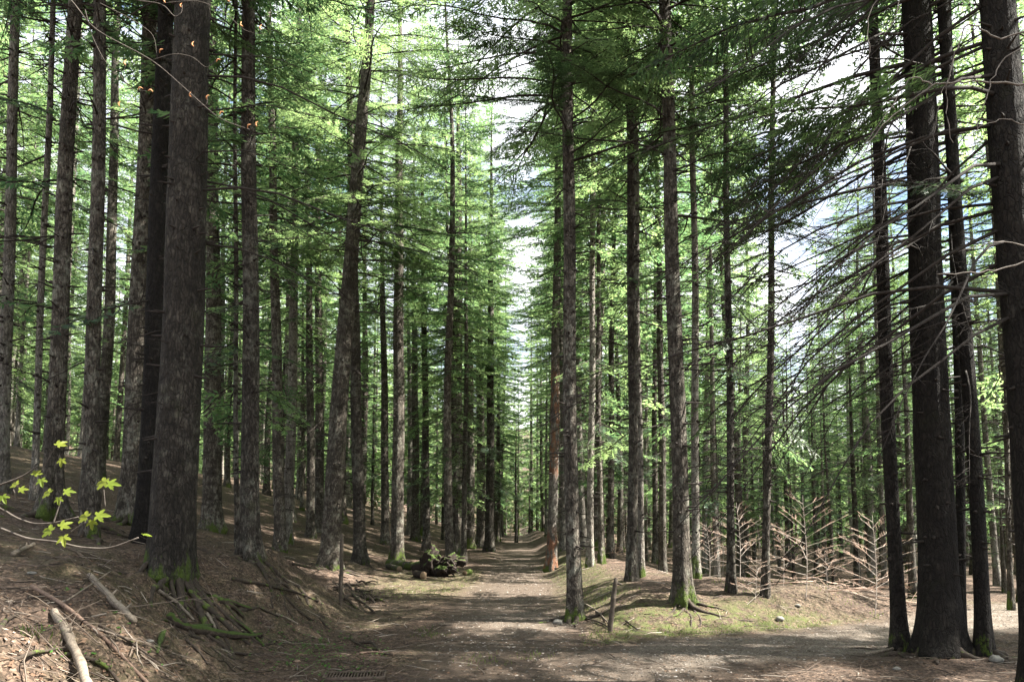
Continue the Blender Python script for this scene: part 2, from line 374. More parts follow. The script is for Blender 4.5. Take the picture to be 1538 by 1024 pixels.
# ------------------------------------------------------------------ branch templates
def nrm(a): return a/(np.linalg.norm(a, axis=-1, keepdims=True)+1e-12)
def blades(mb, P, D, Nn, ln, wd, m):
    Sd = nrm(np.cross(D, Nn)); ln = ln[:, None]; wd = wd[:, None]
    v = np.stack([P, P+D*ln*.45+Sd*wd*.5, P+D*ln, P+D*ln*.4-Sd*wd*.5], 1)
    n = len(P); q = np.arange(n*4).reshape(n, 4); mb.add(v.reshape(-1, 3), q, m)
def branch_tpl(Ln, rs, droop=.12, live=1.0, inner=.22, dens=1.0, leafw=.03, twigs=True, wood_r=None, start_up=.1, bl=.36, bs=.055):
    """A branch along +X with its needles, wood = slot 0, needles = slot 1."""
    mb = MB(); n = 9; t = np.linspace(0, 1, n)
    kx = rs.uniform(-.12, .12); ky = rs.uniform(2, 5)
    def axis(t):
        t = np.asarray(t); return np.stack([Ln*t, Ln*(kx*t*t+.02*np.sin(ky*t*3)), Ln*(start_up*t-(droop+start_up)*t**1.7+.05*t**4)], -1)
    r0 = wood_r or (.006+.0065*Ln)
    mb.tube(axis(t), r0*(1-.85*t), 4, 0, False)
    sp = .085/dens; cnt = int((1-inner)*Ln/sp)
    P, D, NN, LL, WW = [], [], [], [], []
    for side in (-1, 1):
        for i in range(cnt):
            tt = inner+(1-inner)*(i+rs.uniform(0, .8))/cnt
            if tt >= 1: continue
            a0 = axis(tt); T = nrm(axis(min(tt+.02, 1.02))-axis(tt-.02))
            side_v = nrm(np.cross([0, 0, 1], T))*side
            ang = math.radians(62-28*tt+rs.uniform(-9, 9))
            env = math.sin(min(1, (tt-inner)/(.35)+.25)*math.pi/2)*(1-tt)**.55
            fl = max(.09, min(.75, .42*Ln)*env*rs.uniform(.7, 1.1))
            fd = nrm(T*math.cos(ang)+side_v*math.sin(ang)+np.array([0, 0, rs.uniform(-.22, .06)]))
            up = nrm(np.array([rs.uniform(-.3, .3), rs.uniform(-.3, .3), 1.]))
            ends = a0+fd*fl
            if twigs and fl > .12: mb.tube(np.array([a0, (a0+ends)/2+[0, 0, .01], ends]), [.004, .003, .0015], 3, 0, False)
            if rs.uniform() > live: 
                # bare side twig with bare twiglets
                for q in range(int(fl/.12)):
                    s0 = a0+fd*fl*rs.uniform(.3, .95); dd = nrm(fd+nrm(np.cross(up, fd))*rs.choice([-1, 1])*.8)
                    mb.tube(np.array([s0, s0+dd*rs.uniform(.05, .16)]), [.002, .001], 3, 0, False)
                continue
            ns = max(2, int(fl/bs*dens))
            side2 = nrm(np.cross(up, fd))
            for s2 in (-1, 1):
                f = (np.arange(ns)+rs.uniform(0, 1, ns))/ns
                pp = a0+fd*(fl*f)[:, None]
                a2 = np.radians(52+rs.uniform(-12, 12, ns))[:, None]
                dd = nrm(fd*np.cos(a2)+side2*s2*np.sin(a2)+np.stack([np.zeros(ns), np.zeros(ns), rs.uniform(-.3, .12, ns)], -1))
                P.append(pp); D.append(dd); LL.append((.05+bl*fl*(1-f)**.7)*rs.uniform(.7, 1.15, ns)); WW.append(leafw*rs.uniform(.8, 1.25, ns))
                NN.append(nrm(up+rs.uniform(-.35, .35, (ns, 3))))
            P.append(a0[None]+fd*fl*.25); D.append(fd[None]); LL.append(np.array([fl*.9])); WW.append(np.array([leafw])); NN.append(up[None])
    if P: blades(mb, np.concatenate(P), np.concatenate(D), np.concatenate(NN), np.concatenate(LL), np.concatenate(WW), 1)
    return compact(mb)
def rotM(az, tilt, s, loc, roll=0.):
    M = np.eye(4)
    q = Quaternion((0, 0, 1), az) @ Quaternion((0, 1, 0), -tilt) @ Quaternion((1, 0, 0), roll)
    M[:3, :3] = np.array(q.to_matrix())*s; M[:3, 3] = loc; return M
rsT = np.random.RandomState(3)
TPL = {L_: [branch_tpl(L_, rsT, rsT.uniform(.08, .22), .95, .2, dn, lw) for _ in range(3)] for L_, dn, lw in ((.6, .85, .032), (1.2, .75, .035), (2.0, .66, .038), (2.9, .6, .041))}
TPLF = {L_: [branch_tpl(L_, rsT, rsT.uniform(.10, .24), .9, .25, dn, .022, bl=.2, bs=.042) for _ in range(3)] for L_, dn in ((.6, .9), (1.2, .85), (2.0, .75), (2.9, .7))}
def pick(Ln, TPL=None): 
    TPL = TPL or globals()['TPL']
    k = min(TPL, key=lambda a: abs(a-Ln)); return TPL[k][rsT.randint(3)], Ln/k
def crown_arr(H, cb, rad, rs, dens=1.0, low=.5, droop0=0.0, fine=None):
    mb = MB(); z = cb
    lean = rs.uniform(0, 6.28); 
    while z < H-.3:
        f = (z-cb)/(H-cb)
        Lb = rad*min(1, (1-f)**.75*1.15+.05)*(low+(1-low)*min(1, f*5))
        nb = max(3, int(round(rs.uniform(3.6, 5.4)*dens)))
        az0 = rs.uniform(0, 6.28)
        for k in range(nb):
            az = az0+k*6.283/nb+rs.uniform(-.35, .35)
            ln = max(.3, Lb*rs.uniform(.6, 1.15)*(1+.18*math.cos(az-lean)))
            if rs.uniform() < .22: continue
            tpl, s = pick(ln, fine)
            tilt = math.radians(-12+droop0+42*f+rs.uniform(-9, 9))
            mb.merge(tpl, rotM(az, tilt, s, (0, 0, z+rs.uniform(-.18, .18)), rs.uniform(-.25, .25)))
        z += rs.uniform(.38, .58)*(1 if f < .8 else .7)
    for k in range(int(9*dens) if cb > 3 and not fine else 0):
        ln = rs.uniform(.8, 1.7); tpl, s = pick(ln)
        mb.merge(tpl, rotM(rs.uniform(0, 6.28), math.radians(rs.uniform(-28, -6)), s, (0, 0, rs.uniform(max(2.2, cb*.35), cb)), rs.uniform(-.3, .3)))
    return compact(mb)
def dead_tpl(Ln, rs, ntw=5, droop=.15, r0=None, up=.15):
    mb = MB(); t = np.linspace(0, 1, 8); ph = rs.uniform(0, 6)
    ax = lambda t: np.stack([Ln*t, Ln*.04*np.sin(3*t+ph)-Ln*.04*math.sin(ph), Ln*(up*t-(droop+up)*t**1.6)+.012*Ln*np.sin(11*t+ph)], -1)
    r0 = r0 or .006+.008*Ln
    mb.tube(ax(t), r0*(1-.85*t**.8), 5, 0)
    for i in range(ntw):
        tt = rs.uniform(.3, .97); a = ax(np.array([tt]))[0]; sd = rs.choice([-1, 1])
        d = nrm(np.array([1, sd*rs.uniform(.5, 1.3), rs.uniform(-.5, .15)])); l = Ln*rs.uniform(.08, .28)*(1.15-tt)+.08
        mid = a+d*l*.5+np.array([0, 0, rs.uniform(-.02, .02)*l]); e = a+d*l+np.array([0, 0, -.12*l])
        mb.tube(np.array([a, mid, e]), [.0045, .0035, .0015], 3, 0, False)
        for k in range(int(l/.13)):
            s0 = a+d*l*rs.uniform(.3, .95); dd = nrm(d+np.array([0, rs.uniform(-1, 1), rs.uniform(-.4, .2)]))
            mb.tube(np.array([s0, s0+dd*rs.uniform(.05, .15)]), [.0022, .001], 3, 0, False)
    return compact(mb)
DEAD = [dead_tpl(l, rsT, n, rsT.uniform(.0, .3)) for l, n in ((.35, 1), (.5, 2), (.8, 3), (1.1, 5), (1.5, 8), (1.9, 11))]

# ------------------------------------------------------------------ trunks
def prof(t): return (1-np.clip(t, 0, 1)**1.35)**.95+.004
def trunk_arr(H, r0, rs, sides=20, rings=60, flare=.55, lobes=.35, stubs=60, dead=26, deadmax=1.6, cb=9, bend=.0, bulge=None, rough=.03, zstep=None, dead_az=None, sub=-.5):
    mb = MB()
    z = sub + (H-sub)*np.linspace(0, 1, rings)**1.7
    a = np.arange(sides)*2*math.pi/sides
    ph = rs.uniform(0, 6.28, 3); bx, by = rs.uniform(-1, 1, 2)*bend
    rr = r0*prof(np.clip(z, 0, H)/H)
    zz = np.clip(z, 0, 99)
    lob = np.cos(3*a[None]+ph[0])*.55+np.cos(5*a[None]+ph[1])*.45+np.cos(2*a[None]+ph[2])*.35
    fl = np.exp(-zz/.30)[:, None]*(1-.3*(z < 0))[:, None]
    rad = rr[:, None]*(1+flare*fl*(1+lob*lobes*2)+lobes*.10*np.exp(-zz/1.2)[:, None]*lob)
    rad = rad*(1+rough*fbm(a[None]*2+7*np.sin(ph[0]), z[:, None]*1.6, 20+int(ph[1]*9), 3))
    for (bz, amp, sg) in (bulge or []): rad = rad*(1+amp*np.exp(-((z-bz)/sg)**2))[:, None]*(1+.10*np.exp(-((z-bz)/sg)**2)[:, None]*np.cos(2*a[None]+1))
    cx = bx*np.sin(zz*.33)+.012*np.sin(zz*1.1+ph[0]); cyy = by*np.sin(zz*.29+1)-by*math.sin(1)
    v = np.stack([cx[:, None]+rad*np.cos(a), cyy[:, None]+rad*np.sin(a), np.broadcast_to(z[:, None], rad.shape)], -1).reshape(-1, 3)
    i = np.arange(rings-1)[:, None]*sides; j = np.arange(sides)[None]; j2 = (j+1) % sides
    mb.add(v, np.stack([i+j, i+j2, i+sides+j2, i+sides+j], -1).reshape(-1, 4), 0)
    def surf(zq): return np.interp(zq, z, cx), np.interp(zq, z, cyy), r0*prof(zq/H)
    # whorls of snapped-off stubs
    zc = .9+rs.uniform(0, .4)
    while zc < cb+1 and stubs:
        for k in range(rs.randint(3, 6)):
            az = rs.uniform(0, 6.28); zq = zc+rs.uniform(-.07, .07); x, y, r = surf(zq); ln = rs.choice([.03, .05, .10, .22])*rs.uniform(.7, 1.4)
            d = np.array([math.cos(az), math.sin(az), rs.uniform(-.25, .15)]); c = np.array([x, y, zq])
            mb.tube(np.array([c+d*r*.9, c+d*(r+.012), c+d*(r+ln+.012)]), [.030, .015, .006], 5, 1)
        zc += rs.uniform(.26, .44)
    for k in range(dead):
        zq = rs.uniform(1.8, cb+1.5) if k > dead*.25 else rs.uniform(cb-3, cb+2)
        zq = max(1.3, zq); x, y, r = surf(zq); az = rs.uniform(0, 6.28)
        i = rs.randint(0, len(DEAD) if zq > 3.5 else 3)
        if .5+.25*i > deadmax: i = 1
        mb.merge(DEAD[i], rotM(az, math.radians(rs.uniform(-25, 18)), rs.uniform(.7, 1.15), (x+.8*r*math.cos(az), y+.8*r*math.sin(az), zq)), 1)
    return compact(mb)

VAR = []
rsV = np.random.RandomState(21)
for k, (H, cb, rad, r0) in enumerate(((24, 8.5, 2.4, .18), (22, 7.5, 2.6, .16), (25, 9.0, 2.4, .19), (21, 6.5, 2.4, .14), (23, 8.0, 2.7, .17), (19, 4.6, 2.3, .12), (24, 7.0, 2.6, .18), (16, 3.2, 1.9, .10), (18, 4.0, 2.1, .11))):
    ca = crown_arr(H, cb, rad, rsV, 1.0)
    r0 *= .82; ta = trunk_arr(H, r0, rsV, 14, 46, cb=cb, dead=34, bend=.11)
    VAR.append(dict(H=H, cb=cb, r0=r0, crown_arr=ca, trunk_arr=ta,
        crown_near=to_mesh('crown', crown_arr(H, cb+.6, rad*1.1, rsV, 1.15, .8, fine=TPLF), [M_limb, M_needle], False) if len(VAR) in (0, 2, 4) else None,
        crown=to_mesh('crown', ca, [M_limb, M_needle], False), trunk=to_mesh('trunk', ta, [M_bark, M_limb]),
        trunk_sunlit=to_mesh('trunk', ta, [M_bark_sunlit, M_limb])))
print('crown quads', [len(v['crown'].polygons) for v in VAR])

def frame(base, top):
    z = nrm(np.asarray(top, float)-np.asarray(base, float)); q = Vector((0, 0, 1)).rotation_difference(Vector(z))
    return q
USED = []     # (x, y, radius) of every tree so far
def hero(u, v, ut, vt, wpx, label, cat='fir tree', name='fir_tree', group=None, bark=None, H=25, cb=9, flare=.55, lobes=.35, wv=None, near=False, var=None, bulge=None,
         dead=30, deadmax=1.6, crown=True, base=None, y_bias=0, sides=24, cs=1.1):
    b = ground_at(u, v) if base is None else np.array([base[0], base[1], float(height(base[0], base[1]))])
    d = px_ray(ut, vt); yt = b[1]+y_bias; top = np.array([d[0]*yt, yt, CAM_Z+d[2]*yt])
    q = frame(b, top)
    vv = VAR[var if var is not None else int(abs(u)*7) % 7]
    if near and not vv['crown_near']: vv = VAR[(0, 2, 4)[int(abs(u)) % 3]]
    H = vv['H']
    # radius at base from the width measured half-way up the visible trunk
    wv = wv or (v+max(vt, 0))/2
    zmid = CAM_Z+px_ray(u, wv)[2]*b[1]-b[2]
    r0 = .93/math.hypot(1, (u-U0)/F_PX)*wpx/F_PX*b[1]/2/prof(max(0, zmid)/H)
    e = bpy.data.objects.new(name, None); COL.objects.link(e); e.empty_display_size = .3
    e.location = b; e.rotation_mode = 'QUATERNION'; e.rotation_quaternion = q
    tag(e, label, cat, group)
    rs = np.random.RandomState(int(abs(u*13+v)) % 9999)
    arr = trunk_arr(H, r0, rs, 48 if near else sides, 220 if near else 90, flare, lobes, cb=vv['cb'], dead=dead, deadmax=deadmax, bend=.04, bulge=bulge, rough=.06 if near else .04)
    obj('trunk', to_mesh('trunk', arr, [bark or M_bark, M_limb]), e)
    if crown:
        c = obj('crown', vv['crown_near'] if near else vv['crown'], e); c.rotation_euler.z = (u*.37) % 6.28; c.scale = (cs, cs, 1)
    USED.append((b[0], b[1], r0))
    M = np.eye(4); M[:3, :3] = np.array(q.to_matrix()); M[:3, 3] = b
    return dict(e=e, b=b, r0=r0, H=H, M=M, u=u, v=v)

T = {}
T['edge'] = hero(4, 738, 22, 0, 20, 'pale sunlit trunk cut by the left picture edge, growing on the slope', bark=M_bark_sunlit)
T['palethin'] = hero(50, 750, 72, 200, 12, 'thin pale trunk close left of the tree with the wide flared base', bark=M_bark_sunlit)
T['flare'] = hero(78, 779, 116, 0, 29, 'tall dark trunk whose mossy base flares wide, close left of the burled trunk', flare=1.1, lobes=.5, near=True, var=0)
T['burl'] = hero(134, 806, 151, 0, 25, 'slim grey trunk with a swollen dark burl low above its base', bulge=[(.55, .42, .22), (1.0, .12, .2)], near=True, var=1, bark=M_bark, flare=.3)
T['leftpair'] = hero(192, 787, 226, 0, 30, 'straight mossy-footed trunk just left of the two darkest big trunks', flare=.7, near=True, var=2, bark=M_bark)
T['behindbig'] = hero(218, 815, 248, 0, 32, 'dark trunk pressed close behind the left side of the thickest left trunk', bark=M_bark_shade, var=4)
T['big'] = hero(256, 868, 290, 0, 70, 'thickest left trunk, rough grey bark, standing on mossy roots at the bank edge', bark=M_bark_big, near=True, flare=.30, lobes=.35, var=2, dead=26, wv=450)
T['brown'] = hero(317, 797, 322, 0, 24, 'brownish trunk half hidden just right of the thickest left trunk', var=3)
T['sliver'] = hero(357, 822, 354, 250, 8, 'very thin trunk with a bright moss foot beside the straight dark trunk', var=5)
T['mid'] = hero(377, 842, 373, 0, 27, 'straight dark trunk with a tapering mossy foot, right of the thickest left trunk', flare=.75, near=True, var=0, bark=M_bark)
T['m12'] = hero(421, 826, 410, 300, 17, 'brown trunk with moss rooted foot between the straight dark trunk and the leaning trunk', var=1)
T['m13'] = hero(437, 782, 432, 300, 11, 'sunlit pale trunk with mossy flared foot behind the brown mossy-footed trunk', bark=M_bark_sunlit, var=4)
T['m14'] = hero(467, 808, 463, 340, 12, 'dark slim trunk just left of the leaning trunk', var=6)
T['lean'] = hero(493, 853, 556, 0, 27, 'large dark trunk leaning to the right, behind the wooden post on the left bank', near=True, flare=.4, var=4, bark=M_bark, dead=44, deadmax=3, wv=500)
T['m16'] = hero(514, 786, 512, 400, 11, 'slim trunk in shade directly behind the leaning trunk', var=5)
T['m17'] = hero(540, 846, 530, 380, 18, 'mossy-footed trunk immediately right of the leaning trunk', near=True, flare=.6, var=3)
T['m18'] = hero(578, 818, 574, 350, 11, 'slim trunk with a sunlit edge left of the two cut logs', var=1)
T['m19'] = hero(597, 842, 600, 300, 18, 'grey trunk standing right behind the cut logs on the left of the path', var=6, flare=.4, near=True)
T['m20'] = hero(624, 812, 622, 330, 10, 'left one of two dark slim trunks behind the mossy uprooted stump', var=0)
T['m20b'] = hero(640, 827, 636, 330, 10, 'right one of two dark slim trunks behind the mossy uprooted stump', var=2)
T['m21'] = hero(685, 832, 688, 270, 18, 'stout grey trunk directly behind the right end of the mossy uprooted stump', var=4, near=True, flare=.4)
T['m22'] = hero(706, 824, 706, 270, 11, 'trunk with bright moss foot beside the left edge of the path', var=3, bark=M_bark)
T['m22b'] = hero(724, 811, 722, 300, 7, 'slender sunlit trunk between two mossy-footed trunks left of the path', bark=M_bark_sunlit, var=5)
T['m23'] = hero(735, 827, 738, 300, 11, 'dark trunk closest to the left edge of the straight path', cs=1.3, var=1)
T['m24'] = hero(748, 813, 748, 500, 5, 'very slender trunk touching the right side of the last trunk left of the path', var=5)
T['orange'] = hero(829, 857, 839, 230, 14, 'trunk with bright orange stripped bark patches on the right edge of the path', bark=M_bark_orange, var=6, near=True)
T['centre'] = hero(862, 932, 852, 0, 21, 'tall straight pale-lit trunk at the fork where the path and gravel track part', near=True, flare=.45, var=4, bark=M_bark, dead=40, deadmax=1.2)
T['r27'] = hero(886, 851, 891, 230, 10, 'grey slim trunk just right of the tall trunk at the fork', var=0, bark=M_bark_sunlit)
T['r28'] = hero(903, 846, 899, 300, 8, 'thin trunk on the root mound right of the tall fork trunk', var=3)
T['r28b'] = hero(918, 838, 922, 300, 9, 'thin trunk with a glowing moss foot behind the root mound', var=5)
T['r29'] = hero(950, 872, 945, 150, 15, 'dark trunk of a close pair left of the big trunk on the mound', var=2, near=True)
T['r30'] = hero(964, 866, 955, 150, 9, 'sunlit thin trunk of a close pair touching the dark one', bark=M_bark_sunlit, var=1)
T['r31'] = hero(996, 858, 990, 400, 11, 'brown trunk in the shade just behind the big trunk on the mound', var=6)
T['r32'] = hero(1026, 906, 1004, 170, 25, 'big dark trunk with spreading black roots on top of the low mound', near=True, flare=.55, lobes=.5, var=0)
T['r33'] = hero(1044, 868, 1040, 300, 12, 'orange-brown sunlit trunk just right of the big trunk on the mound', bark=M_bark_sunlit, var=4)
T['r34'] = hero(1100, 889, 1094, 470, 12, 'slim dark trunk amid reddish bare saplings right of the mound tree', var=3, cs=.6)
T['r35'] = hero(1150, 894, 1157, 400, 12, 'slim dark trunk directly left of the tallest bare sapling', var=5, cs=.55)
T['s36'] = hero(1350, 976, 1320, 240, 23, 'slim trunk with moss foot beside the gravel track, left of the broad black trunks', near=True, var=1, bark=M_bark_shade, dead=24)
T['s37'] = hero(1412, 984, 1372, 0, 60, 'broad black trunk beside the gravel track with drooping bare branches', near=True, bark=M_bark_shade, flare=.5, var=3, dead=10)
T['s38'] = hero(1446, 972, 1428, 200, 16, 'narrow black trunk squeezed between the broad black trunk and the one leaning left', bark=M_bark_shade, var=6, near=True)
T['s39'] = hero(1480, 984, 1424, 150, 25, 'dark trunk leaning left, second from the right picture edge', near=True, bark=M_bark_shade, var=5, dead=20)
T['s40'] = hero(1574, 1035, 1494, 0, 72, 'massive black trunk filling the right picture edge', near=True, bark=M_bark_shade, flare=.35, var=4, dead=14, wv=500)
T['s41'] = hero(1518, 916, 1505, 500, 9, 'thin mossy sunlit trunk beyond the track near the right picture edge', var=1)
for k, t in T.items(): print(k, np.round(t['b'], 2), 'r', round(t['r0'], 2))

# long branches reaching from the near trees
LIVE_NEAR = [branch_tpl(L_, rsT, rsT.uniform(.15, .3), lv, inn, 1.15, .020, start_up=.05, bl=.20, bs=.036) for L_, lv, inn in ((3.0, .75, .35), (3.4, .85, .3), (2.6, .9, .25), (3.6, .6, .45))]
LIVE_NEAR = [to_mesh('branch', a, [M_limb, M_needle_dark], False) for a in LIVE_NEAR]
DEAD_LONG = [to_mesh('dead_branch', dead_tpl(l, rsT, n, dr, .010+.0026*l, up), [M_limb], True) for l, n, dr, up in ((2.6, 16, .35, .1), (3.4, 26, .45, .05), (4.0, 30, .30, .08), (2.0, 12, .2, .2), (3.0, 22, .55, .1), (1.4, 7, .1, .15))]
def limb(t, z, az, me, s=1.0, tilt=-8, name='dead_branch'):
    r = t['r0']*prof(z/t['H'])*.8
    o = obj(name, me, t['e'], rotM(az, math.radians(tilt), s, (r*math.cos(az), r*math.sin(az), z), R.uniform(-.3, .3)))
    return o
PI = math.pi
def fan(key, n, z0, z1, azc, spread, live_z=99, smin=.7, smax=1.15, pool=None, tilt=(-28, 0)):
    t = T[key]
    for i in range(n):
        z = z0+(z1-z0)*(i+R.random())/n; az = azc+R.uniform(-spread, spread)
        if z > live_z and R.random() < (.5 if key[0] == 's' else .8): limb(t, z, az, R.choice(LIVE_NEAR), R.uniform(smin, smax), R.uniform(*tilt), 'branch')
        else: limb(t, z, az, R.choice(pool or DEAD_LONG[:5]), R.uniform(smin, smax), R.uniform(*tilt))
fan('s37', 26, 3.3, 7.8, PI*1.02, 1.0, 5.4, tilt=(-26, 0))
fan('s40', 26, 3.4, 7.8, PI*.98, .7, 5.6, .8, 1.25, tilt=(-25, 0))
fan('s39', 14, 3.2, 7.5, PI*1.0, 1.3, 5.4, tilt=(-20, 5))
fan('s38', 8, 3.5, 7.5, PI*1.0, 1.3, 5.0)
fan('s36', 12, 3.2, 8.0, PI, 1.5, 5.0, .5, .9)
fan('big', 7, 3.9, 6.6, 0.0, .45, 99, .6, .95, DEAD_LONG[2:4], (-8, 6))
fan('lean', 16, 4.2, 9.0, 0.1, 1.2, 6.5, .45, .9, DEAD_LONG, (-20, 22))
fan('lean', 5, 4.5, 9.0, PI, .8, 6.5, .45, .8, DEAD_LONG, (-20, 12))
fan('mid', 7, 4.5, 9.0, 0, 2.5, 6.5, .4, .8, DEAD_LONG, (-15, 15))
fan('r32', 14, 4.6, 10, PI, 3.1, 6.0, .5, 1.0, DEAD_LONG, (-15, 15))
fan('centre', 12, 4.5, 7, PI, 3.1, 9.8, .35, .6, DEAD_LONG, (-10, 28)); fan('centre', 22, 7.2, 10.5, PI, 3.1, 6.8, .5, .95, DEAD_LONG, (-12, 12))
fan('r29', 14, 8.5, 13, PI, 3.1, 8, .6, .9, DEAD_LONG, (-10, 15)); fan('m21', 16, 8.5, 14, 0, 3.1, 8, .6, .9, DEAD_LONG, (-10, 15)); fan('r32', 14, 7, 10.5, PI, 3.1, 6, .6, .95, DEAD_LONG, (-10, 15)); fan('lean', 14, 7.5, 10.5, 0, 2, 6, .6, .95, DEAD_LONG, (-10, 15))
fan('r29', 8, 5, 11, PI, 3.1, 7, .5, .8, DEAD_LONG, (-10, 20))
fan('flare', 8, 5, 10, 0, 3.1, 7, .4, .7, DEAD_LONG, (-20, 15))
fan('burl', 8, 5, 10, 0, 3.1, 7.5, .4, .7, DEAD_LONG, (-20, 15))
fan('leftpair', 6, 5, 10, 0, 3.1, 7.5, .4, .7, DEAD_LONG, (-20, 15))

# ------------------------------------------------------------------ roots of the near trees
def root(t, az, ln, r0, mt, wander=.5, lift=.3, side=0):
    pts = []; x, y = t['b'][0]+math.cos(az)*t['r0']*.7, t['b'][1]+math.sin(az)*t['r0']*.7; a = az
    n = max(5, int(ln/.12)); rr = []
    for i in range(n+1):
        f = i/n
        z = float(height(x, y))+r0*(lift*(1-f)-.25+.55*math.sin(f*7+az*5))+(.22*max(0, 1-f*5)**2)*t['r0']*3
        pts.append((x, y, z)); rr.append(r0*(1-.8*f)*R.uniform(.8, 1.15))
        a += R.uniform(-wander, wander); x += math.cos(a)*ln/n; y += math.sin(a)*ln/n
    mb = MB(); mb.tube(local(pts, t['M']), rr, 8, 0); build('root', mb, [mt], t['e'])
def roots(key, azs, ln, r0, mt):
    for az in azs: root(T[key], az, ln*R.uniform(.7, 1.2), r0*R.uniform(.75, 1.2), mt)
roots('big', [-.35, -.8, -1.25, -.1, .3], 1.4, .05, M_root_moss)
def px_root(t, pts, wpx, mt):
    P = np.array([ground_at(u, v) for u, v in pts]); n = 4*(len(P)-1)+1; tt = np.linspace(0, len(P)-1, n); Q = np.stack([np.interp(tt, np.arange(len(P)), P[:, i]) for i in range(3)], -1)
    for _ in range(2): Q[1:-1] = (Q[:-2]+2*Q[1:-1]+Q[2:])/4
    r = wpx/F_PX*Q[0, 1]/2; rr = r*np.linspace(1, .45, n)*np.array([R.uniform(.7, 1.25) for _ in range(n)]); Q[:, 2] += r*.45
    mb = MB(); mb.tube(local(Q, t['M']), rr, 9, 0); build('root', mb, [mt], t['e'])
def moss_top(name, c0, c1, amt=.5):
    m, t, p, o = mat(name, .95); g = G(t); c = g.coord((1, 1, 1)); n = g.noise(c, 14, 6, .7)
    ge = N(t, 'ShaderNodeNewGeometry'); nz_ = g.sep(ge.outputs['Normal'])[2]
    mf = g.ramp(g.math('ADD', g.math('MULTIPLY', nz_, .6), g.math('MULTIPLY', g.noise(c, 3.5, 4, .6), .9)), [(1.0-amt*.55, 0.0), (1.12-amt*.55, 1.0)])
    g.lk(g.mix(mf, g.ramp(n, [(.3, c0), (.7, c1)]), g.mix(g.noise(c, 40, 4), (.022, .038, .009), (.065, .095, .020))), p.inputs['Base Color'])
    g.lk(g.bump(n, .03, 1), p.inputs['Normal']); return m
M_rootm = moss_top('mossy_root', (.02, .015, .011), (.08, .06, .045), .8)
for pts, wp in (([(252, 928), (268, 945), (290, 948), (318, 944)], 15), ([(285, 948), (330, 955), (372, 960), (392, 958)], 15), ([(330, 905), (352, 908), (378, 918)], 11), ([(300, 892), (330, 902), (352, 915), (366, 930)], 10), ([(246, 950), (240, 966), (236, 985)], 9), ([(215, 972), (250, 975), (288, 955)], 6), ([(280, 962), (300, 980), (312, 1000)], 5), ([(345, 930), (372, 945), (396, 972)], 8), ([(350, 872), (400, 880), (450, 892), (478, 905)], 7), ([(400, 868), (430, 880), (452, 902)], 6)): px_root(T['big'], pts, wp, M_rootm if wp > 7 else M_root)
roots('big', [-.5, -.9, -1.1, -.2, .1, -1.6, -2.4, -.65, 0], 2.2, .028, M_root)
roots('mid', [-1.2, -.6, -2.0, 0, -.9, -1.6], 2.6, .04, M_root)
roots('lean', [-1.0, -.5, -1.7, -.1, .3], 1.3, .05, M_root)
roots('centre', [PI, -2.3, -.2, -1.2, 2.5], .7, .045, M_root_moss)
roots('r32', [-1.9, -1.5, -1.1, -.8, -.5, -.1, .3, -2.4, 2.9], .9, .03, M_root)
roots('flare', [PI, -2.2, -.3], 1.0, .08, M_root_moss)
roots('burl', [-.4, -2.0], .6, .05, M_root)
roots('leftpair', [-.3, -1.1, PI, -2.1], .9, .06, M_root_moss)
roots('s37', [PI, -2.2, -1.2, -.3], .7, .07, M_root)
roots('s36', [PI, -1.8, -.3], .6, .03, M_root_moss)
roots('s39', [-.6, -1.6, 0], .6, .05, M_root)
roots('m17', [-1.8, -.4], .5, .05, M_root_moss)
roots('m19', [-1.2], .5, .04, M_root_moss)
roots('orange', [PI, -1.2, -.2], .7, .04, M_root_moss)

# ------------------------------------------------------------------ the rest of the stand
NAMES = {'edge': 'the left edge trunk', 'flare': 'the flared trunk', 'burl': 'the burled trunk', 'leftpair': 'the mossy-footed trunk', 'big': 'the thickest trunk', 'mid': 'the straight dark trunk',
    'lean': 'the leaning trunk', 'm19': 'the log pile', 'm21': 'the stump', 'm23': 'the path', 'orange': 'the orange-marked trunk', 'centre': 'the fork trunk', 'r29': 'the close pair', 'r32': 'the mound tree',
    'r35': 'the bare saplings', 's36': 'the track-side trunk', 's37': 'the broad black trunk', 's40': 'the right edge trunk'}
order = sorted((T[k]['u'], n) for k, n in NAMES.items())
rsB = np.random.RandomState(5)
cand = []
def ok(x, y, gap):
    if abs(x-path_c(y)) < (1.5 if y > 10 else 2.6): return False
    if track_dist(np.array(x), np.array(y)) < 1.7 and x < 30: return False
    for (a, b, r) in USED:
        if (a-x)**2+(b-y)**2 < gap*gap: return False
    return True
spots = []
tries = 0
while tries < 60000:
    tries += 1
    y = rsB.uniform(-12, 66); x = rsB.uniform(-48, 60)
    u = U0+F_PX*x/max(y, .1)
    infr = y > 0 and -120 < u < 1660
    if not infr:
        # shade-casting neighbours just outside the frame
        if x > 0 and (x-.64*max(y, 0)) > 15: continue
        if x < 0 and (-x-.70*max(y, 0)) > 5: continue
        if math.hypot(x, y) < 8 or (y > 0 and y < 14 and -900 < u < 2300): continue
        gap = 9.5 if x > 0 and y > 7 else (5.5 if x > 0 else 4.2)
    else:
        if y < 22.5 and u > 0: continue
        if y < 17: continue
        if y < 24 and 1080 < u < 1340: continue
        if y < 26 and rsB.uniform() < .5: continue
        gap = 2.45+.013*y
        v = to_px((x, y, float(height(x, y))))[1]
    if not ok(x, y, gap): continue
    USED.append((x, y, .18)); spots.append((x, y, infr))
for (x, y) in ((17.0, 9.0), (21.0, 8.0)): spots.append((x, y, False))  # two unseen firs added to shade the ground on the right
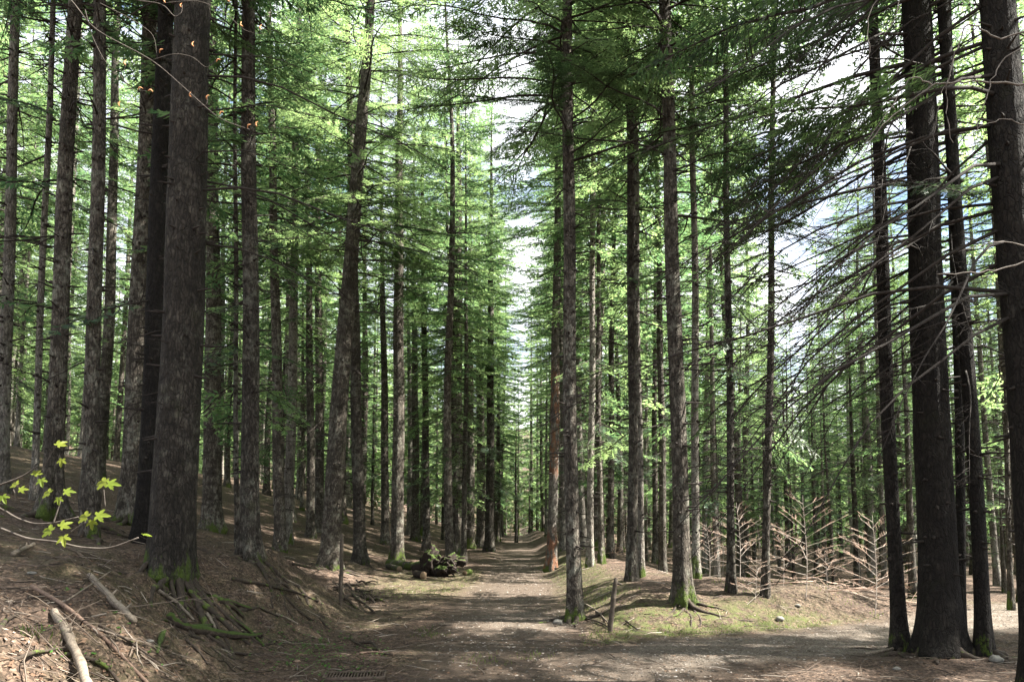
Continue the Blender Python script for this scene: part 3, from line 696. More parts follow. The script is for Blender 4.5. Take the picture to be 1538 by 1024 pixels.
for (x, y) in ((1.9, 29.0), (-1.75, 27.5), (2.5, 43.0), (-1.5, 38.0), (2.6, 50.0), (-1.2, 49.0), (2.9, 57.0), (-1.0, 58.0), (3.2, 64.0), (-.9, 65.0)): spots.append((x, y, True))
print('background trees', len(spots), 'in frame', sum(s[2] for s in spots))
inf = [s for s in spots if s[2] and -30 < U0+F_PX*s[0]/s[1] < 1568]
ORD = ['first', 'second', 'third', 'fourth', 'fifth', 'sixth', 'seventh', 'eighth', 'ninth', 'tenth', 'eleventh', 'twelfth', 'thirteenth', 'fourteenth', 'fifteenth', 'sixteenth', 'seventeenth', 'eighteenth', 'nineteenth', 'twentieth']
lab = {}
bins = {}
for s in inf:
    u = U0+F_PX*s[0]/s[1]
    k = sum(1 for (uu, _) in order if uu < u)
    bins.setdefault((k, s[1] > 38), []).append((u, s))
for (k, far), L_ in bins.items():
    L_.sort()
    a = order[k-1][1] if k > 0 else None; b = order[k][1] if k < len(order) else None
    where = f'between {a} and {b}' if a and b else (f'right of {a}' if a else f'left of {b}')
    if where == 'between the path and the orange-marked trunk': where = 'flanking the path end'
    for i, (u, s) in enumerate(L_):
        lab[s] = f"{'distant' if far else 'middle-distance'} fir, {ORD[min(i, 19)]} from left {where}"; assert len(lab[s].split()) <= 16
for i, s in enumerate(spots):
    x, y, infr = s
    vv = VAR[rsB.randint(len(VAR))] if infr else VAR[rsB.randint(5)]
    e = bpy.data.objects.new('fir_tree', None); COL.objects.link(e)
    sc = rsB.uniform(.85, 1.2)
    uu = U0+F_PX*x/max(y, .1)
    if infr and 1125 < uu < 1262: sc = min(sc, (.30*y+1.2)/vv['H'])      # younger, lower trees: the sky opens above them
    e.location = (x, y, float(height(x, y))); e.scale = (sc, sc, sc*rsB.uniform(.9, 1.05)); e.rotation_euler = (rsB.normal()*.015, rsB.normal()*.015, rsB.uniform(0, 6.28))
    obj('trunk', vv['trunk_sunlit'] if rsB.uniform() < .45 else vv['trunk'], e); obj('crown', vv['crown'], e)
    if s in lab: tag(e, lab[s], 'fir tree', 'firs of the stand behind the nearest trunks')
    else: tag(e, 'tall fir standing outside the view and shading the clearing', 'fir tree', 'firs outside the view')

# young firs with green branches near the ground
YV = []
for k, (H, rad) in enumerate(((6.5, 1.5), (4.2, 1.2), (8.5, 1.6))):
    rs = np.random.RandomState(60+k)
    YV.append((to_mesh('crown', crown_arr(H, H*.28, rad, rs, .8, .7), [M_limb, M_needle], False), to_mesh('trunk', trunk_arr(H, .05+.006*H, rs, 8, 20, cb=H*.3, dead=10, deadmax=.9, stubs=0), [M_bark, M_limb])))
for i, (u, y, k) in enumerate(((775, 48, 2), (905, 40, 0), (1075, 24, 2), (1118, 30, 0), (1180, 33, 2), (1235, 26, 0), (1300, 33, 2), (1205, 40, 2), (1130, 42, 2), (1385, 30, 0), (1455, 34, 2), (1500, 26, 1), (640, 34, 0), (560, 44, 2), (740, 60, 2), (832, 60, 2), (806, 78, 0), (760, 82, 2), (330, 40, 0), (450, 48, 2), (150, 44, 0), (1020, 46, 2), (970, 36, 1), (1260, 45, 2), (1340, 40, 2), (1062, 36, 2), (1098, 40, 2), (1148, 27, 0), (1222, 30, 2), (1282, 28, 2), (1318, 38, 0), (1365, 24, 2), (700, 52, 2), (665, 46, 0), (500, 40, 2), (935, 50, 2), (880, 55, 2), (1425, 26, 0), (820, 66, 2), (795, 70, 2))):
    x = (u-U0)/F_PX*y; e = bpy.data.objects.new('young_fir', None); COL.objects.link(e)
    e.location = (x, y, float(height(x, y))); e.rotation_euler.z = i*1.3; e.scale = [R.uniform(.85, 1.2)]*3
    obj('trunk', YV[k][1], e); obj('crown', YV[k][0], e)
    order2 = sorted((abs(uu-u), n) for uu, n in order)
    tag(e, f"{('bushy', 'small', 'tall narrow')[k]} young fir {y} paces back, a little {'left' if u < order2[0][0] else 'right'} of {order2[0][1]}", 'young fir', 'young firs growing under the tall ones')

# far wood: reads as one mass
def far_wood():
    mb = MB(); rs = np.random.RandomState(9); arrs = []
    for vv in VAR[:4]:
        v, f, m = vv['crown_arr']
        k = [i for i, a in enumerate(f) if a.shape[1] == 4][0]
        q = f[k][m[k] == 1]; sel = rs.choice(len(q), 2600, replace=False); q = q[sel]
        vq = v[q]; c = vq.mean(1, keepdims=True); vq = c+(vq-c)*3.2; vq[..., 2] = (vq[..., 2]-vv['cb'])*(vv['H']-.8)/(vv['H']-vv['cb'])+.8
        a = MB(); a.add(vq.reshape(-1, 3), np.arange(len(q)*4).reshape(-1, 4), 1)
        z = np.linspace(0, vv['H'], 7); a.tube(np.stack([z*0, z*0, z], -1), vv['r0']*(1-z/vv['H'])**.8+.01, 6, 0, False)
        arrs.append(compact(a))
    n = 0
    while n < 640:
        y = rs.uniform(64, 165); x = rs.uniform(-.78*y-4, .78*y+4)
        if abs(x-path_c(y)) < 1.6 and y < 72: continue
        mb.merge(arrs[rs.randint(4)], rotM(rs.uniform(0, 6.28), 0, rs.uniform(.85, 1.15), (x, y, float(height(x, y)))))
        n += 1
    tag(build('far_forest', mb, [M_bark, M_needle], smooth=False), 'far dense wood of conifers closing the view behind the stand', kind='stuff')
far_wood()
#@@PART2
# ------------------------------------------------------------------ litter on the ground (uncountable)
def scatter(n, rs, r0=2.6, r1=34, a=50, p=1.0):
    r = r0*(r1/r0)**(rs.uniform(0, 1, n)**p); an = np.radians(rs.uniform(-a, a, n))
    return r*np.sin(an), r*np.cos(an)
def frame_at(x, y):
    e = .03; nx = -(height(x+e, y)-height(x-e, y))/(2*e); ny = -(height(x, y+e)-height(x, y-e))/(2*e)
    return nrm(np.stack([nx, ny, np.ones_like(nx)], -1))
def litter():
    rs = np.random.RandomState(31)
    x, y = scatter(90000, rs); pm = path_mask(x, y); k = rs.uniform(0, 1, len(x)) > pm*.72; x, y = x[k], y[k]
    n = len(x); nr = frame_at(x, y); az = rs.uniform(0, 6.28, n)
    D = nrm(np.stack([np.cos(az), np.sin(az), rs.uniform(-.15, .35, n)], -1)); D = nrm(D-nr*(D*nr).sum(1, keepdims=True)*.8)
    P = np.stack([x, y, height(x, y)+.004+rs.uniform(0, .008, n)], -1)
    far = np.hypot(x, y)
    mb = MB(); blades(mb, P, D, nrm(nr+rs.uniform(-.35, .35, (n, 3))), rs.uniform(.018, .05, n)*(1+far*.02), rs.uniform(.006, .022, n)*(1+far*.02), 0)
    tag(build('leaf_litter', mb, [M_litter], smooth=False), 'brown fallen needles and dead leaves covering the forest floor', kind='stuff')
    # broken twigs
    mb = MB(); x, y = scatter(9500, rs, p=.9); pm = path_mask(x, y); k = rs.uniform(0, 1, len(x)) > pm*.85; x, y = x[k], y[k]
    n = len(x); nr = frame_at(x, y); az = rs.uniform(0, 6.28, n); D = np.stack([np.cos(az), np.sin(az), 0*az], -1); D = nrm(D-nr*(D*nr).sum(1, keepdims=True)+nr*rs.uniform(-.03, .12, n)[:, None])
    Sd = np.cross(D, nr); ln = (rs.uniform(.05, .42, n)**1.0)[:, None]; rr = (rs.uniform(.0018, .0055, n)*(1+np.hypot(x, y)*.02))[:, None]
    P = np.stack([x, y, height(x, y)], -1)+nr*(rr+.006); M_ = P+D*ln*.5+Sd*ln*rs.uniform(-.12, .12, n)[:, None]+nr*.006; E = P+D*ln
    V = []
    for Q, f in ((P, 1.), (M_, .85), (E, .4)):
        for c, s_ in ((0, 1), (.87, -.5), (-.87, -.5)): V.append(Q+(Sd*c+nr*s_)*rr*f)
    V = np.stack(V, 1).reshape(-1, 3); b = np.arange(n)[:, None]*9
    q = np.concatenate([b+np.array([[r*3+i, r*3+(i+1) % 3, r*3+3+(i+1) % 3, r*3+3+i]]) for r in range(2) for i in range(3)])
    mb.add(V, q, 0)
    tag(build('twig_debris', mb, [M_twig], smooth=False), 'small broken twigs strewn over the forest floor', kind='stuff')
    # gravel stones on the track and path
    mb = MB(); x, y = scatter(42000, rs, 5.5, 30, 50, .8); pm = path_mask(x, y)*np.clip(.25+sm(x, -.5, 2.5)*.9+.5*(np.abs(x) < 1)*(y > 9), 0, 1); k = rs.uniform(0, 1, len(x)) < pm; x, y = x[k], y[k]
    n = len(x); s_ = rs.uniform(.006, .020, n)**1.0*(1+np.hypot(x, y)*.015)
    octa = np.array([[1, 0, 0], [0, 1, 0], [-1, 0, 0], [0, -1, 0], [.6, .6, .7], [-.6, .6, .6], [-.6, -.6, .7], [.6, -.6, .6]], float)
    az = rs.uniform(0, 6.28, n); C, Sn = np.cos(az), np.sin(az); o = octa[None]*rs.uniform(.6, 1.2, (n, 8, 1))
    V = np.stack([(o[..., 0]*C[:, None]-o[..., 1]*Sn[:, None]*.7), (o[..., 0]*Sn[:, None]+o[..., 1]*C[:, None]*.7), o[..., 2]*.55], -1)*s_[:, None, None]
    V += np.stack([x, y, height(x, y)-.001], -1)[:, None]; b = np.arange(n)[:, None]*8
    q = np.concatenate([b+np.array([f]) for f in ([0, 1, 4, 7], [1, 2, 5, 4], [2, 3, 6, 5], [3, 0, 7, 6], [4, 5, 6, 7])])
    mb.add(V.reshape(-1, 3), q, 0); tag(build('gravel', mb, [M_pebble], smooth=False), 'pale grey gravel stones on the track', kind='stuff')
def isl_mat(name, stops, rough=.85):
    m, t, p, o = mat(name, rough); g = G(t); gi = N(t, 'ShaderNodeNewGeometry')
    g.lk(g.ramp(gi.outputs['Random Per Island'], stops), p.inputs['Base Color']); return m
M_twig = isl_mat('twig', [(0, (.03, .022, .017)), (.5, (.085, .064, .050)), (.8, (.16, .13, .10)), (1, (.30, .26, .22))])
M_pebble = isl_mat('pebble', [(0, (.06, .050, .040)), (.5, (.14, .12, .10)), (.9, (.26, .23, .20)), (1, (.36, .33, .30))])
litter()

def grass():
    rs = np.random.RandomState(77); X, Y, Hh = [], [], []
    def patch(x, y, h): X.append(x); Y.append(y); Hh.append(h)
    # fringe along the far edge of the track
    n = 5200; x = rs.uniform(.9, 6.2, n); y = rs.uniform(9.6, 12.6, n); td = track_dist(x, y); k = (td > .95+.2*noise2(x*2, y*2, 3)) & (td < 1.5+.35*noise2(x*1.5, y, 4)) & (y > np.interp(x, TRACK[:, 0], TRACK[:, 1])); k &= noise2(x*2.2, y*2.2, 55) > .35; patch(x[k], y[k], rs.uniform(.02, .07, k.sum()))
    n = 2600; x = rs.normal(-1.9, .8, n); y = rs.uniform(15, 23, n); k = (noise2(x*1.2, y*.8, 9) > .5) & (path_mask(x, y) < .5); patch(x[k], y[k], rs.uniform(.02, .07, k.sum()))
    n = 2500; x = rs.normal(1.5, .35, n)+path_c(12); y = rs.uniform(12.5, 26, n); k = noise2(x*1.5, y*.8, 12) > .45; patch(x[k], y[k], rs.uniform(.02, .07, k.sum()))
    n = 3000; x = rs.uniform(1.5, 6.5, n); y = rs.uniform(10.8, 14.5, n); k = (noise2(x*1.3, y*1.3, 14) > .66) & (path_mask(x, y) < .3); patch(x[k], y[k], rs.uniform(.02, .05, k.sum()))
    for (u, v, m, r_) in ((272, 915, 60, .07), (262, 905, 30, .05), (270, 895, 30, .05), (690, 880, 40, .12), (650, 955, 60, .12), (640, 945, 40, .1), (725, 992, 60, .15), (805, 985, 40, .12), (60, 962, 40, .05)):
        c = ground_at(u, v); patch(rs.normal(c[0], r_, m), rs.normal(c[1], r_*1.3, m), rs.uniform(.025, .075, m))
    X, Y, Hh = map(np.concatenate, (X, Y, Hh)); n = len(X)
    D = nrm(np.stack([rs.normal(0, .35, n), rs.normal(0, .35, n), np.ones(n)], -1)); az = rs.uniform(0, 6.28, n)
    mb = MB(); blades(mb, np.stack([X, Y, height(X, Y)-.005], -1), D, np.stack([np.cos(az), np.sin(az), 0*az], -1), Hh, np.full(n, .007)+Hh*.04, 0)
    tag(build('grass', mb, [M_grass], smooth=False), 'short green grass along the track edge and beside the path', kind='stuff')
grass()
def herbs():
    rs = np.random.RandomState(78); P, D, NN, LL = [], [], [], []
    for _ in range(420):
        u = rs.normal(480, 45) if _ < 330 else rs.uniform(60, 420); v = rs.normal(980, 22) if _ < 330 else rs.uniform(880, 1010)
        if v > 1060 or (_ >= 330 and rs.uniform() < .55): continue
        c = ground_at(u, min(v, 1050)); k = rs.randint(3, 6); s_ = rs.uniform(.012, .026)
        for j in range(k):
            az = 6.283*j/k+rs.uniform(-.4, .4); d = np.array([math.cos(az), math.sin(az), rs.uniform(.1, .5)]); d /= np.linalg.norm(d)
            P.append(c+[0, 0, .01+rs.uniform(0, .025)]); D.append(d); NN.append([rs.uniform(-.2, .2), rs.uniform(-.2, .2), 1]); LL.append(s_*rs.uniform(.8, 1.3))
    P, D, NN, LL = map(np.array, (P, D, NN, LL)); mb = MB(); blades(mb, P, D, nrm(NN), LL, LL*.85, 0)
    tag(build('ground_cover', mb, [M_herb], smooth=False), 'patch of small green leafy weeds at the foot of the left bank', kind='stuff')
herbs()
def brush():
    rs = np.random.RandomState(79); mb = MB()
    tpl = [dead_tpl(l, rs, 10, .1, .012, .1) for l in (1.2, 1.6, 2.0)]
    for i in range(90):
        u = rs.uniform(1165, 1345) if i < 65 else rs.uniform(860, 1100); v = rs.uniform(838, 905) if i < 65 else rs.uniform(800, 852)
        if i < 65 and v > 872+(u-1165)*.28: continue
        c = ground_at(u, v)
        mb.merge(tpl[rs.randint(3)], rotM(rs.choice([0, PI])+rs.normal(0, .5), math.radians(rs.uniform(-3, 7)), rs.uniform(.5, 1.1), c+[0, 0, rs.uniform(.03, .14)], rs.uniform(0, 6)))
    tag(build('brushwood', mb, [M_saptwig], smooth=False), 'tangle of reddish dead branches lying in the hollow behind the mound', kind='stuff')
brush()

# ------------------------------------------------------------------ bare beech saplings
def sapling_arrays(H, W, rs, nb=24):
    st = MB(); zz = np.linspace(-.08, H, 12); bx = .03*np.sin(zz*2.3); st.tube(np.stack([bx, .02*np.cos(zz*2), zz], -1), .010*(1-zz/H*.8)*H/1.9, 6, 0)
    brs = []
    for i in range(nb):
        f = .16+.80*(i+rs.uniform(-.3, .3))/nb; z = f*H; az = (0 if i % 2 else PI)+rs.normal(0, .7); ln = W*(.25+.75*math.sin(min(1, (1-f)*1.5)*PI/2))*rs.uniform(.7, 1.15)
        el = math.radians(18+26*f+rs.uniform(-14, 14)); d = np.array([math.cos(az)*math.cos(el), math.sin(az)*math.cos(el), math.sin(el)])
        b = MB(); t = np.linspace(0, 1, 6)[:, None]; o = np.array([.03*math.sin(z*2.3), .02*math.cos(z*2), z])
        ax = lambda t: o+d*ln*t+np.array([0, 0, -.10*ln])*t**2
        b.tube(ax(t), .0040*(1-.6*t[:, 0]), 4, 0, False)
        side = np.cross(d, [0, 0, 1]); side /= np.linalg.norm(side)+1e-9
        for k in range(int(ln/.05)):
            tt = .2+.8*rs.uniform(); s_ = rs.choice([-1, 1]); p = ax(np.array([[tt]]))[0]
            dd = nrm(d*.8+side*s_*.8+np.array([0, 0, rs.uniform(-.15, .35)])); l2 = rs.uniform(.06, .20)*(1.2-tt*.6)
            b.tube(np.array([p, p+dd*l2*.5+[0, 0, .01], p+dd*l2]), [.0022, .0018, .0012], 3, 1, False)
            if rs.uniform() < .5:
                p2 = p+dd*l2*.5; d3 = nrm(dd+side*rs.uniform(-.8, .8)+[0, 0, .2]); b.tube(np.array([p2, p2+d3*.06]), [.003, .0016], 3, 1, False)
        brs.append(compact(b))
    return compact(st), brs
SAP = []
for H, W, sd in ((1.9, .95, 1), (1.7, .8, 2), (1.2, .6, 3)):
    a, b = sapling_arrays(H, W, np.random.RandomState(sd), 21 if H > 1.5 else 13)
    SAP.append((H, to_mesh('stem', a, [M_sap]), [to_mesh('branch', x, [M_sap, M_saptwig], False) for x in b]))
for i, (u, v, hp, k, lb) in enumerate(((1210, 902, 156, 0, 'tallest pale bare sapling with herringbone twigs, sunlit in the hollow'), (1314, 926, 150, 1, 'second tall bare sapling, just left of the slim track-side trunk'),
        (1066, 868, 82, 1, 'bare pinkish sapling immediately right of the sunlit orange-brown trunk'), (1112, 868, 112, 1, 'bare reddish sapling right behind the slim dark trunk right of the mound tree'), (1134, 904, 66, 2, 'small dark-stemmed sapling between two slim dark trunks'),
        (1178, 880, 95, 2, 'short bare sapling tucked left of the tallest bare sapling'), (1242, 902, 74, 2, 'low bare sapling right of the tallest bare sapling'), (1290, 880, 80, 0, 'bare sapling behind, between the two tallest bare saplings'), (1142, 860, 95, 0, 'reddish sapling in the back of the hollow among slim trunks'), (1086, 862, 88, 0, 'pinkish bare sapling left of the slim dark trunk in the hollow'),
        (766, 803, 78, 0, 'bare sapling at the left edge of the path far ahead'), (778, 794, 55, 1, 'pale twiggy sapling leaning over the far end of the path'), (932, 828, 66, 1, 'twiggy sapling behind the root mound right of the fork'), (978, 818, 62, 0, 'bare sapling between the close pair and the big mound trunk'), (1330, 880, 70, 2, 'low bare sapling half hidden by the slim track-side trunk'), (398, 735, 50, 2, 'small bare sapling far up the left slope right of the straight dark trunk'))):
    c = ground_at(u, v); H, sm_, bm = SAP[k]; e = bpy.data.objects.new('beech_sapling', None); COL.objects.link(e)
    s_ = hp/F_PX*c[1]/H; e.location = c; e.scale = (s_*1.05, s_, s_); e.rotation_euler = (R.uniform(-.05, .05), R.uniform(-.06, .06), R.uniform(-.6, .6)); obj('stem', sm_, e)
    for b in bm: obj('branch', b, e)
    tag(e, lb, 'sapling', 'bare beech saplings')

# ------------------------------------------------------------------ sticks lying on the left bank
def lay(name, pts, wpx, mt, label, cat, taper=.6, lift=.0, group=None, seg=5, sides=10):
    P = np.array([ground_at(u, min(v, 1060)) for u, v in pts]); n = seg*(len(P)-1)+1; t = np.linspace(0, len(P)-1, n)
    Q = np.stack([np.interp(t, np.arange(len(P)), P[:, i]) for i in range(3)], -1)
    for _ in range(2): Q[1:-1] = (Q[:-2]+2*Q[1:-1]+Q[2:])/4
    r = .95*wpx/F_PX*Q[0, 1]/2; lift += .012; Q[:, 2] = np.maximum(Q[:, 2], np.linspace(Q[0, 2], Q[-1, 2], n))+r*.7+lift
    rs = np.random.RandomState(len(pts)*7+int(pts[0][0])); rr = r*np.linspace(1, taper, n)*rs.uniform(.88, 1.1, n); Q += rs.normal(0, r*.09, Q.shape)
    c = Q[0].copy(); mb = MB(); mb.tube(Q-c, rr, sides, 0)
    for k in range(rs.randint(1, 4)):   # broken side knots
        i = rs.randint(1, n-1); d = nrm(rs.normal(0, 1, 3)+[0, 0, .8]); mb.tube(np.array([Q[i]-c, Q[i]-c+d*r*rs.uniform(1.8, 3)]), [r*.45, r*.25], 5, 0)
    o = build(name, mb, [mt]); o.location = c; tag(o, label, cat, group or 'fallen sticks on the left bank'); return o
st = 'fallen_branch'; FB = 'fallen branch'
lay(st, [(48, 886), (90, 910), (150, 957), (225, 1035)], 7, M_stick_red, 'long reddish stick lying diagonally across the lower left ground', FB)
lay(st, [(80, 925), (100, 958), (113, 992), (131, 1040)], 13, M_stick, 'thick pale grey stick running off the bottom edge at lower left', FB, .95)
lay(st, [(135, 870), (165, 903), (200, 940)], 10, M_stick, 'short pale stick above the long reddish stick at lower left', FB, .9)
lay(st, [(-10, 1012), (50, 997), (72, 982), (96, 981)], 8, M_root, 'crooked dark grey branch crossing the bottom left corner', FB)
lay(st, [(-8, 965), (8, 944), (27, 928)], 9, M_root, 'stubby grey branch at the left picture edge near the bottom', FB)
lay(st, [(100, 910), (135, 885), (166, 863)], 3, M_stick, 'thin straight twig crossing over the upper end of the long reddish stick', FB, .7, .02)
lay(st, [(96, 990), (135, 998), (160, 1012), (182, 1035)], 8, M_root, 'dark curved branch under the thick pale stick at the bottom', FB)
lay(st, [(20, 836), (50, 821)], 8, M_stick, 'short pale stick below the maple twig at far left', FB, .8)
lay(st, [(148, 945), (195, 970), (232, 996)], 5, M_root, 'dark thin branch parallel to and right of the long reddish stick', FB)
lay(st, [(238, 893), (268, 915), (290, 936)], 6, M_stick, 'greyish stick lying just below the thickest trunk', FB)
lay(st, [(248, 890), (280, 912), (305, 934)], 4, M_root, 'thin dark stick beside the greyish stick below the thickest trunk', FB)
lay(st, [(310, 925), (318, 938), (324, 950)], 6, M_stick, 'stubby pale stick among the mossy roots', FB)
lay(st, [(336, 938), (352, 948)], 4, M_stick, 'small pale stick right of the mossy roots', FB)
lay(st, [(415, 925), (430, 931), (447, 940)], 4, M_stick, 'pale stick on the bank face above the weeds', FB)
lay(st, [(527, 958), (530, 968), (552, 977), (575, 978)], 4, M_root, 'forked dark branch lying on the ground right of the weeds', FB)
lay(st, [(540, 968), (560, 970), (575, 985), (590, 986)], 5, M_root, 'thicker curved dark branch beside the forked one right of the weeds', FB)
lay(st, [(540, 984), (562, 982), (580, 984)], 4, M_stick_red, 'short brown stick lowest of the pile right of the weeds', FB)
lay(st, [(530, 896), (545, 910), (562, 922)], 5, M_root, 'dark stick sliding down the bank end near the left post', FB)
lay(st, [(440, 850), (480, 857)], 5, M_root, 'dark stick on the bank crest left of the leaning trunk', FB)
lay(st, [(660, 940), (680, 939)], 3, M_stick, 'small pale stick lying on the path floor', FB)
lay(st, [(878, 908), (900, 922), (917, 942)], 3, M_stick, 'thin pale twig on the grass between the fork trunk and the right post', FB)
lay(st, [(880, 930), (905, 938), (915, 946)], 3, M_root, 'thin dark root-like stick running from the fork trunk to the right post', FB)
lay(st, [(940, 935), (957, 948)], 4, M_root, 'dark stick on the grassy foot of the mound', FB)
lay(st, [(1300, 985), (1330, 980), (1360, 972), (1385, 977)], 5, M_stick, 'crooked branch at the foot of the slim track-side trunk', FB)
lay(st, [(0, 888), (25, 889), (48, 886)], 4, M_root, 'dark twig at the left edge level with the top of the reddish stick', FB)
rsS = np.random.RandomState(17)

# dark tangle of old roots where the bank ends
c0 = ground_at(540, 893); e = bpy.data.objects.new('root_tangle', None); COL.objects.link(e); e.location = c0
tag(e, 'dark tangle of old roots hanging over the eroded end of the left bank', 'roots')
rs = np.random.RandomState(8)
for i in range(26):
    c = ground_at(rs.uniform(500, 556), rs.uniform(872, 905)); az = rs.uniform(-1.9, .4); l = rs.uniform(.3, .8); P = []
    for k in range(8):
        x = c[0]+math.cos(az)*l*k/7; y = c[1]+math.sin(az)*l*k/7; az += rs.uniform(-.45, .45); P.append((x, y, float(height(x, y))+.05+.05*math.sin(k*1.1+i)-.012*k))
    mb = MB(); mb.tube(np.array(P)-c0, rs.uniform(.010, .035)*np.linspace(1, .35, 8), 6, 0); build('root', mb, [M_root], e)
# thin dead branches dropped all over the near ground
DROP = [to_mesh('dropped_branch', dead_tpl(l, rsT, n, .02, .007, .03), [M_twig], False) for l, n in ((.5, 3), (.8, 5), (1.1, 7))]
DWORD = ['near the bottom left corner', 'below the thickest left trunk', 'on the bank left of the weeds', 'on the path floor in the foreground', 'on the brown ground at lower right', 'on the slope behind the left post']
DZONE = [(10, 200, 880, 1015), (200, 420, 900, 1010), (380, 520, 880, 945), (600, 900, 960, 1015), (950, 1300, 990, 1020), (340, 480, 850, 880)]
for j, (a, b, c_, d_) in enumerate(DZONE):
    for k in range((11, 9, 6, 3, 5, 5)[j]):
        c = ground_at(rs.uniform(a, b), rs.uniform(c_, d_)); o = obj('dropped_branch', DROP[rs.randint(3)]); o.location = c+[0, 0, .015]; nn = frame_at(np.array([c[0]]), np.array([c[1]]))[0]
        o.rotation_mode = 'QUATERNION'; o.rotation_quaternion = Vector((0, 0, 1)).rotation_difference(Vector(nn)) @ Quaternion((0, 0, 1), rs.uniform(0, 6.28)); s_ = rs.uniform(.6, 1.1); o.scale = (s_, s_, s_*.5)
        tag(o, 'thin dry dead branch dropped '+DWORD[j], 'dead branch', 'thin dry branches dropped '+DWORD[j])

# ------------------------------------------------------------------ posts
def post(u0, v0, u1, v1, wpx, lb, seed):
    b = ground_at(u0, v0); d = px_ray(u1, v1); top = np.array([d[0]*b[1], b[1], CAM_Z+d[2]*b[1]]); rs = np.random.RandomState(seed)
    t = np.linspace(-.12, 1, 14)[:, None]; pts = (top-b)*t+rs.normal(0, .004, (14, 3)); r = wpx/F_PX*b[1]/2
    mb = MB(); rr = r*(1.05-.15*t[:, 0])*rs.uniform(.9, 1.1, 14); rr[-1] *= .7; mb.tube(pts, rr, 9, 0)
    e = obj('wooden_post', to_mesh('wooden_post', compact(mb), [M_post])); e.location = b
    k = MB(); i = 12; k.tube(np.array([pts[i], pts[i]+[-r*2.2*(1 if seed == 1 else -1), 0, -.02]]), [r*.6, r*.45], 6, 0); build('snag', k, [M_post], e)
    tag(e, lb, 'post', 'wooden posts beside the path')
post(511, 909, 514, 801, 6, 'thin upright weathered wooden post on the left bank end by the leaning trunk', 1)
post(916, 949, 925, 868, 8, 'short dark wooden post leaning right at the grassy foot of the mound', 2)

# ------------------------------------------------------------------ mossy uprooted stump and cut logs
M_stumpmoss = moss_top('mossy_stump_wood', (.007, .005, .004), (.036, .026, .020), .55)
def blob(mb, c, s, rs, amp=.35, nu=28, nv=18, m=0):
    th = np.linspace(0, PI, nv)[:, None]; ph = np.arange(nu)[None]*2*PI/nu
    x, y, z = np.sin(th)*np.cos(ph), np.sin(th)*np.sin(ph), np.cos(th)+0*ph
    k = rs.randint(99); r = 1+amp*fbm(x*1.7+3, y*1.7+z*1.9, k, 4, .6)*1.6
    v = np.stack([x*r*s[0], y*r*s[1], z*r*s[2]], -1).reshape(-1, 3)+c
    i = np.arange(nv-1)[:, None]*nu; j = np.arange(nu)[None]; j2 = (j+1) % nu
    mb.add(v, np.stack([i+j, i+nu+j, i+nu+j2, i+j2], -1).reshape(-1, 4), m)
c = ground_at(662, 866); e = bpy.data.objects.new('uprooted_stump', None); COL.objects.link(e); e.location = c
tag(e, 'dark uprooted tree stump topped with bright green moss, left of the path', 'stump')
rs = np.random.RandomState(4); k = c[1]/F_PX
mb = MB(); blob(mb, np.array([-16*k, .15, 20*k]), (13*k, .3, 19*k), rs, .6, 44, 30); blob(mb, np.array([4*k, 0, 14*k]), (18*k, .3, 15*k), rs, .7, 44, 30); blob(mb, np.array([24*k, .2, 22*k]), (12*k, .2, 7*k), rs, .6, 30, 20); build('root_plate', mb, [M_stumpmoss], e)
for i in range(17):
    az = rs.uniform(-3.0, .6); el = rs.uniform(-.5, .8); d = np.array([math.cos(az)*math.cos(el), math.sin(az)*math.cos(el)*.7, math.sin(el)])
    o = np.array([rs.uniform(-18, 24)*k, -.12, rs.uniform(6, 30)*k]); l = rs.uniform(9, 20)*k; m_ = MB(); tt = np.linspace(0, 1, 6)[:, None]
    pts = o+d*l*tt+np.array([0, 0, -.35*l])*tt**2+rs.normal(0, .015, (6, 3)); pts[:, 2] = np.maximum(pts[:, 2], .03); m_.tube(pts, .042*(1-.75*tt[:, 0])*rs.uniform(.7, 1.2), 7, 0); build('root', m_, [M_stump], e)
mb = MB(); mb.tube(np.array([[-12*k, .3, 14*k], [-28*k, .45, 11*k], [-40*k, .6, 9*k]]), [.24, .22, .2], 14, 0); build('trunk', mb, [M_stumpmoss], e)
def log(u0, v0, u1, v1, wpx, lb, mt=None):
    a = ground_at(u0, v0); b = ground_at(u1, v1); r = wpx/F_PX*a[1]/2; a[2] += r*.8; b[2] += r*.8; t = np.linspace(0, 1, 9)[:, None]; P = a+(b-a)*t
    mb = MB(); mb.tube(P-a, r*(1-.12*t[:, 0]), 16, 0, False); o = build('cut_log', mb, [mt or M_bark]); o.location = a
    for p, s_ in ((P[0], -1), (P[-1], 1)):
        d = nrm(P[1]-P[0])*s_; m2 = MB(); rr = r*(1 if s_ < 0 else .88); m2.tube(np.array([p-a-d*.01, p-a+d*.004]), [rr*1.01, rr*.97], 16, 0); build('cut_end', m2, [M_cut], o)
    tag(o, lb, 'log', 'cut logs left of the path')
log(584, 851, 640, 858, 13, 'longer cut log lying left of the mossy uprooted stump')
log(600, 858, 582, 853, 9, 'short thin log end poking out in front of the longer cut log')
log(636, 869, 624, 866, 12, 'stubby log piece at the foot of the mossy uprooted stump', M_stump)
log(706, 862, 698, 864, 9, 'small orange-brown log stub right of the uprooted stump near the path')

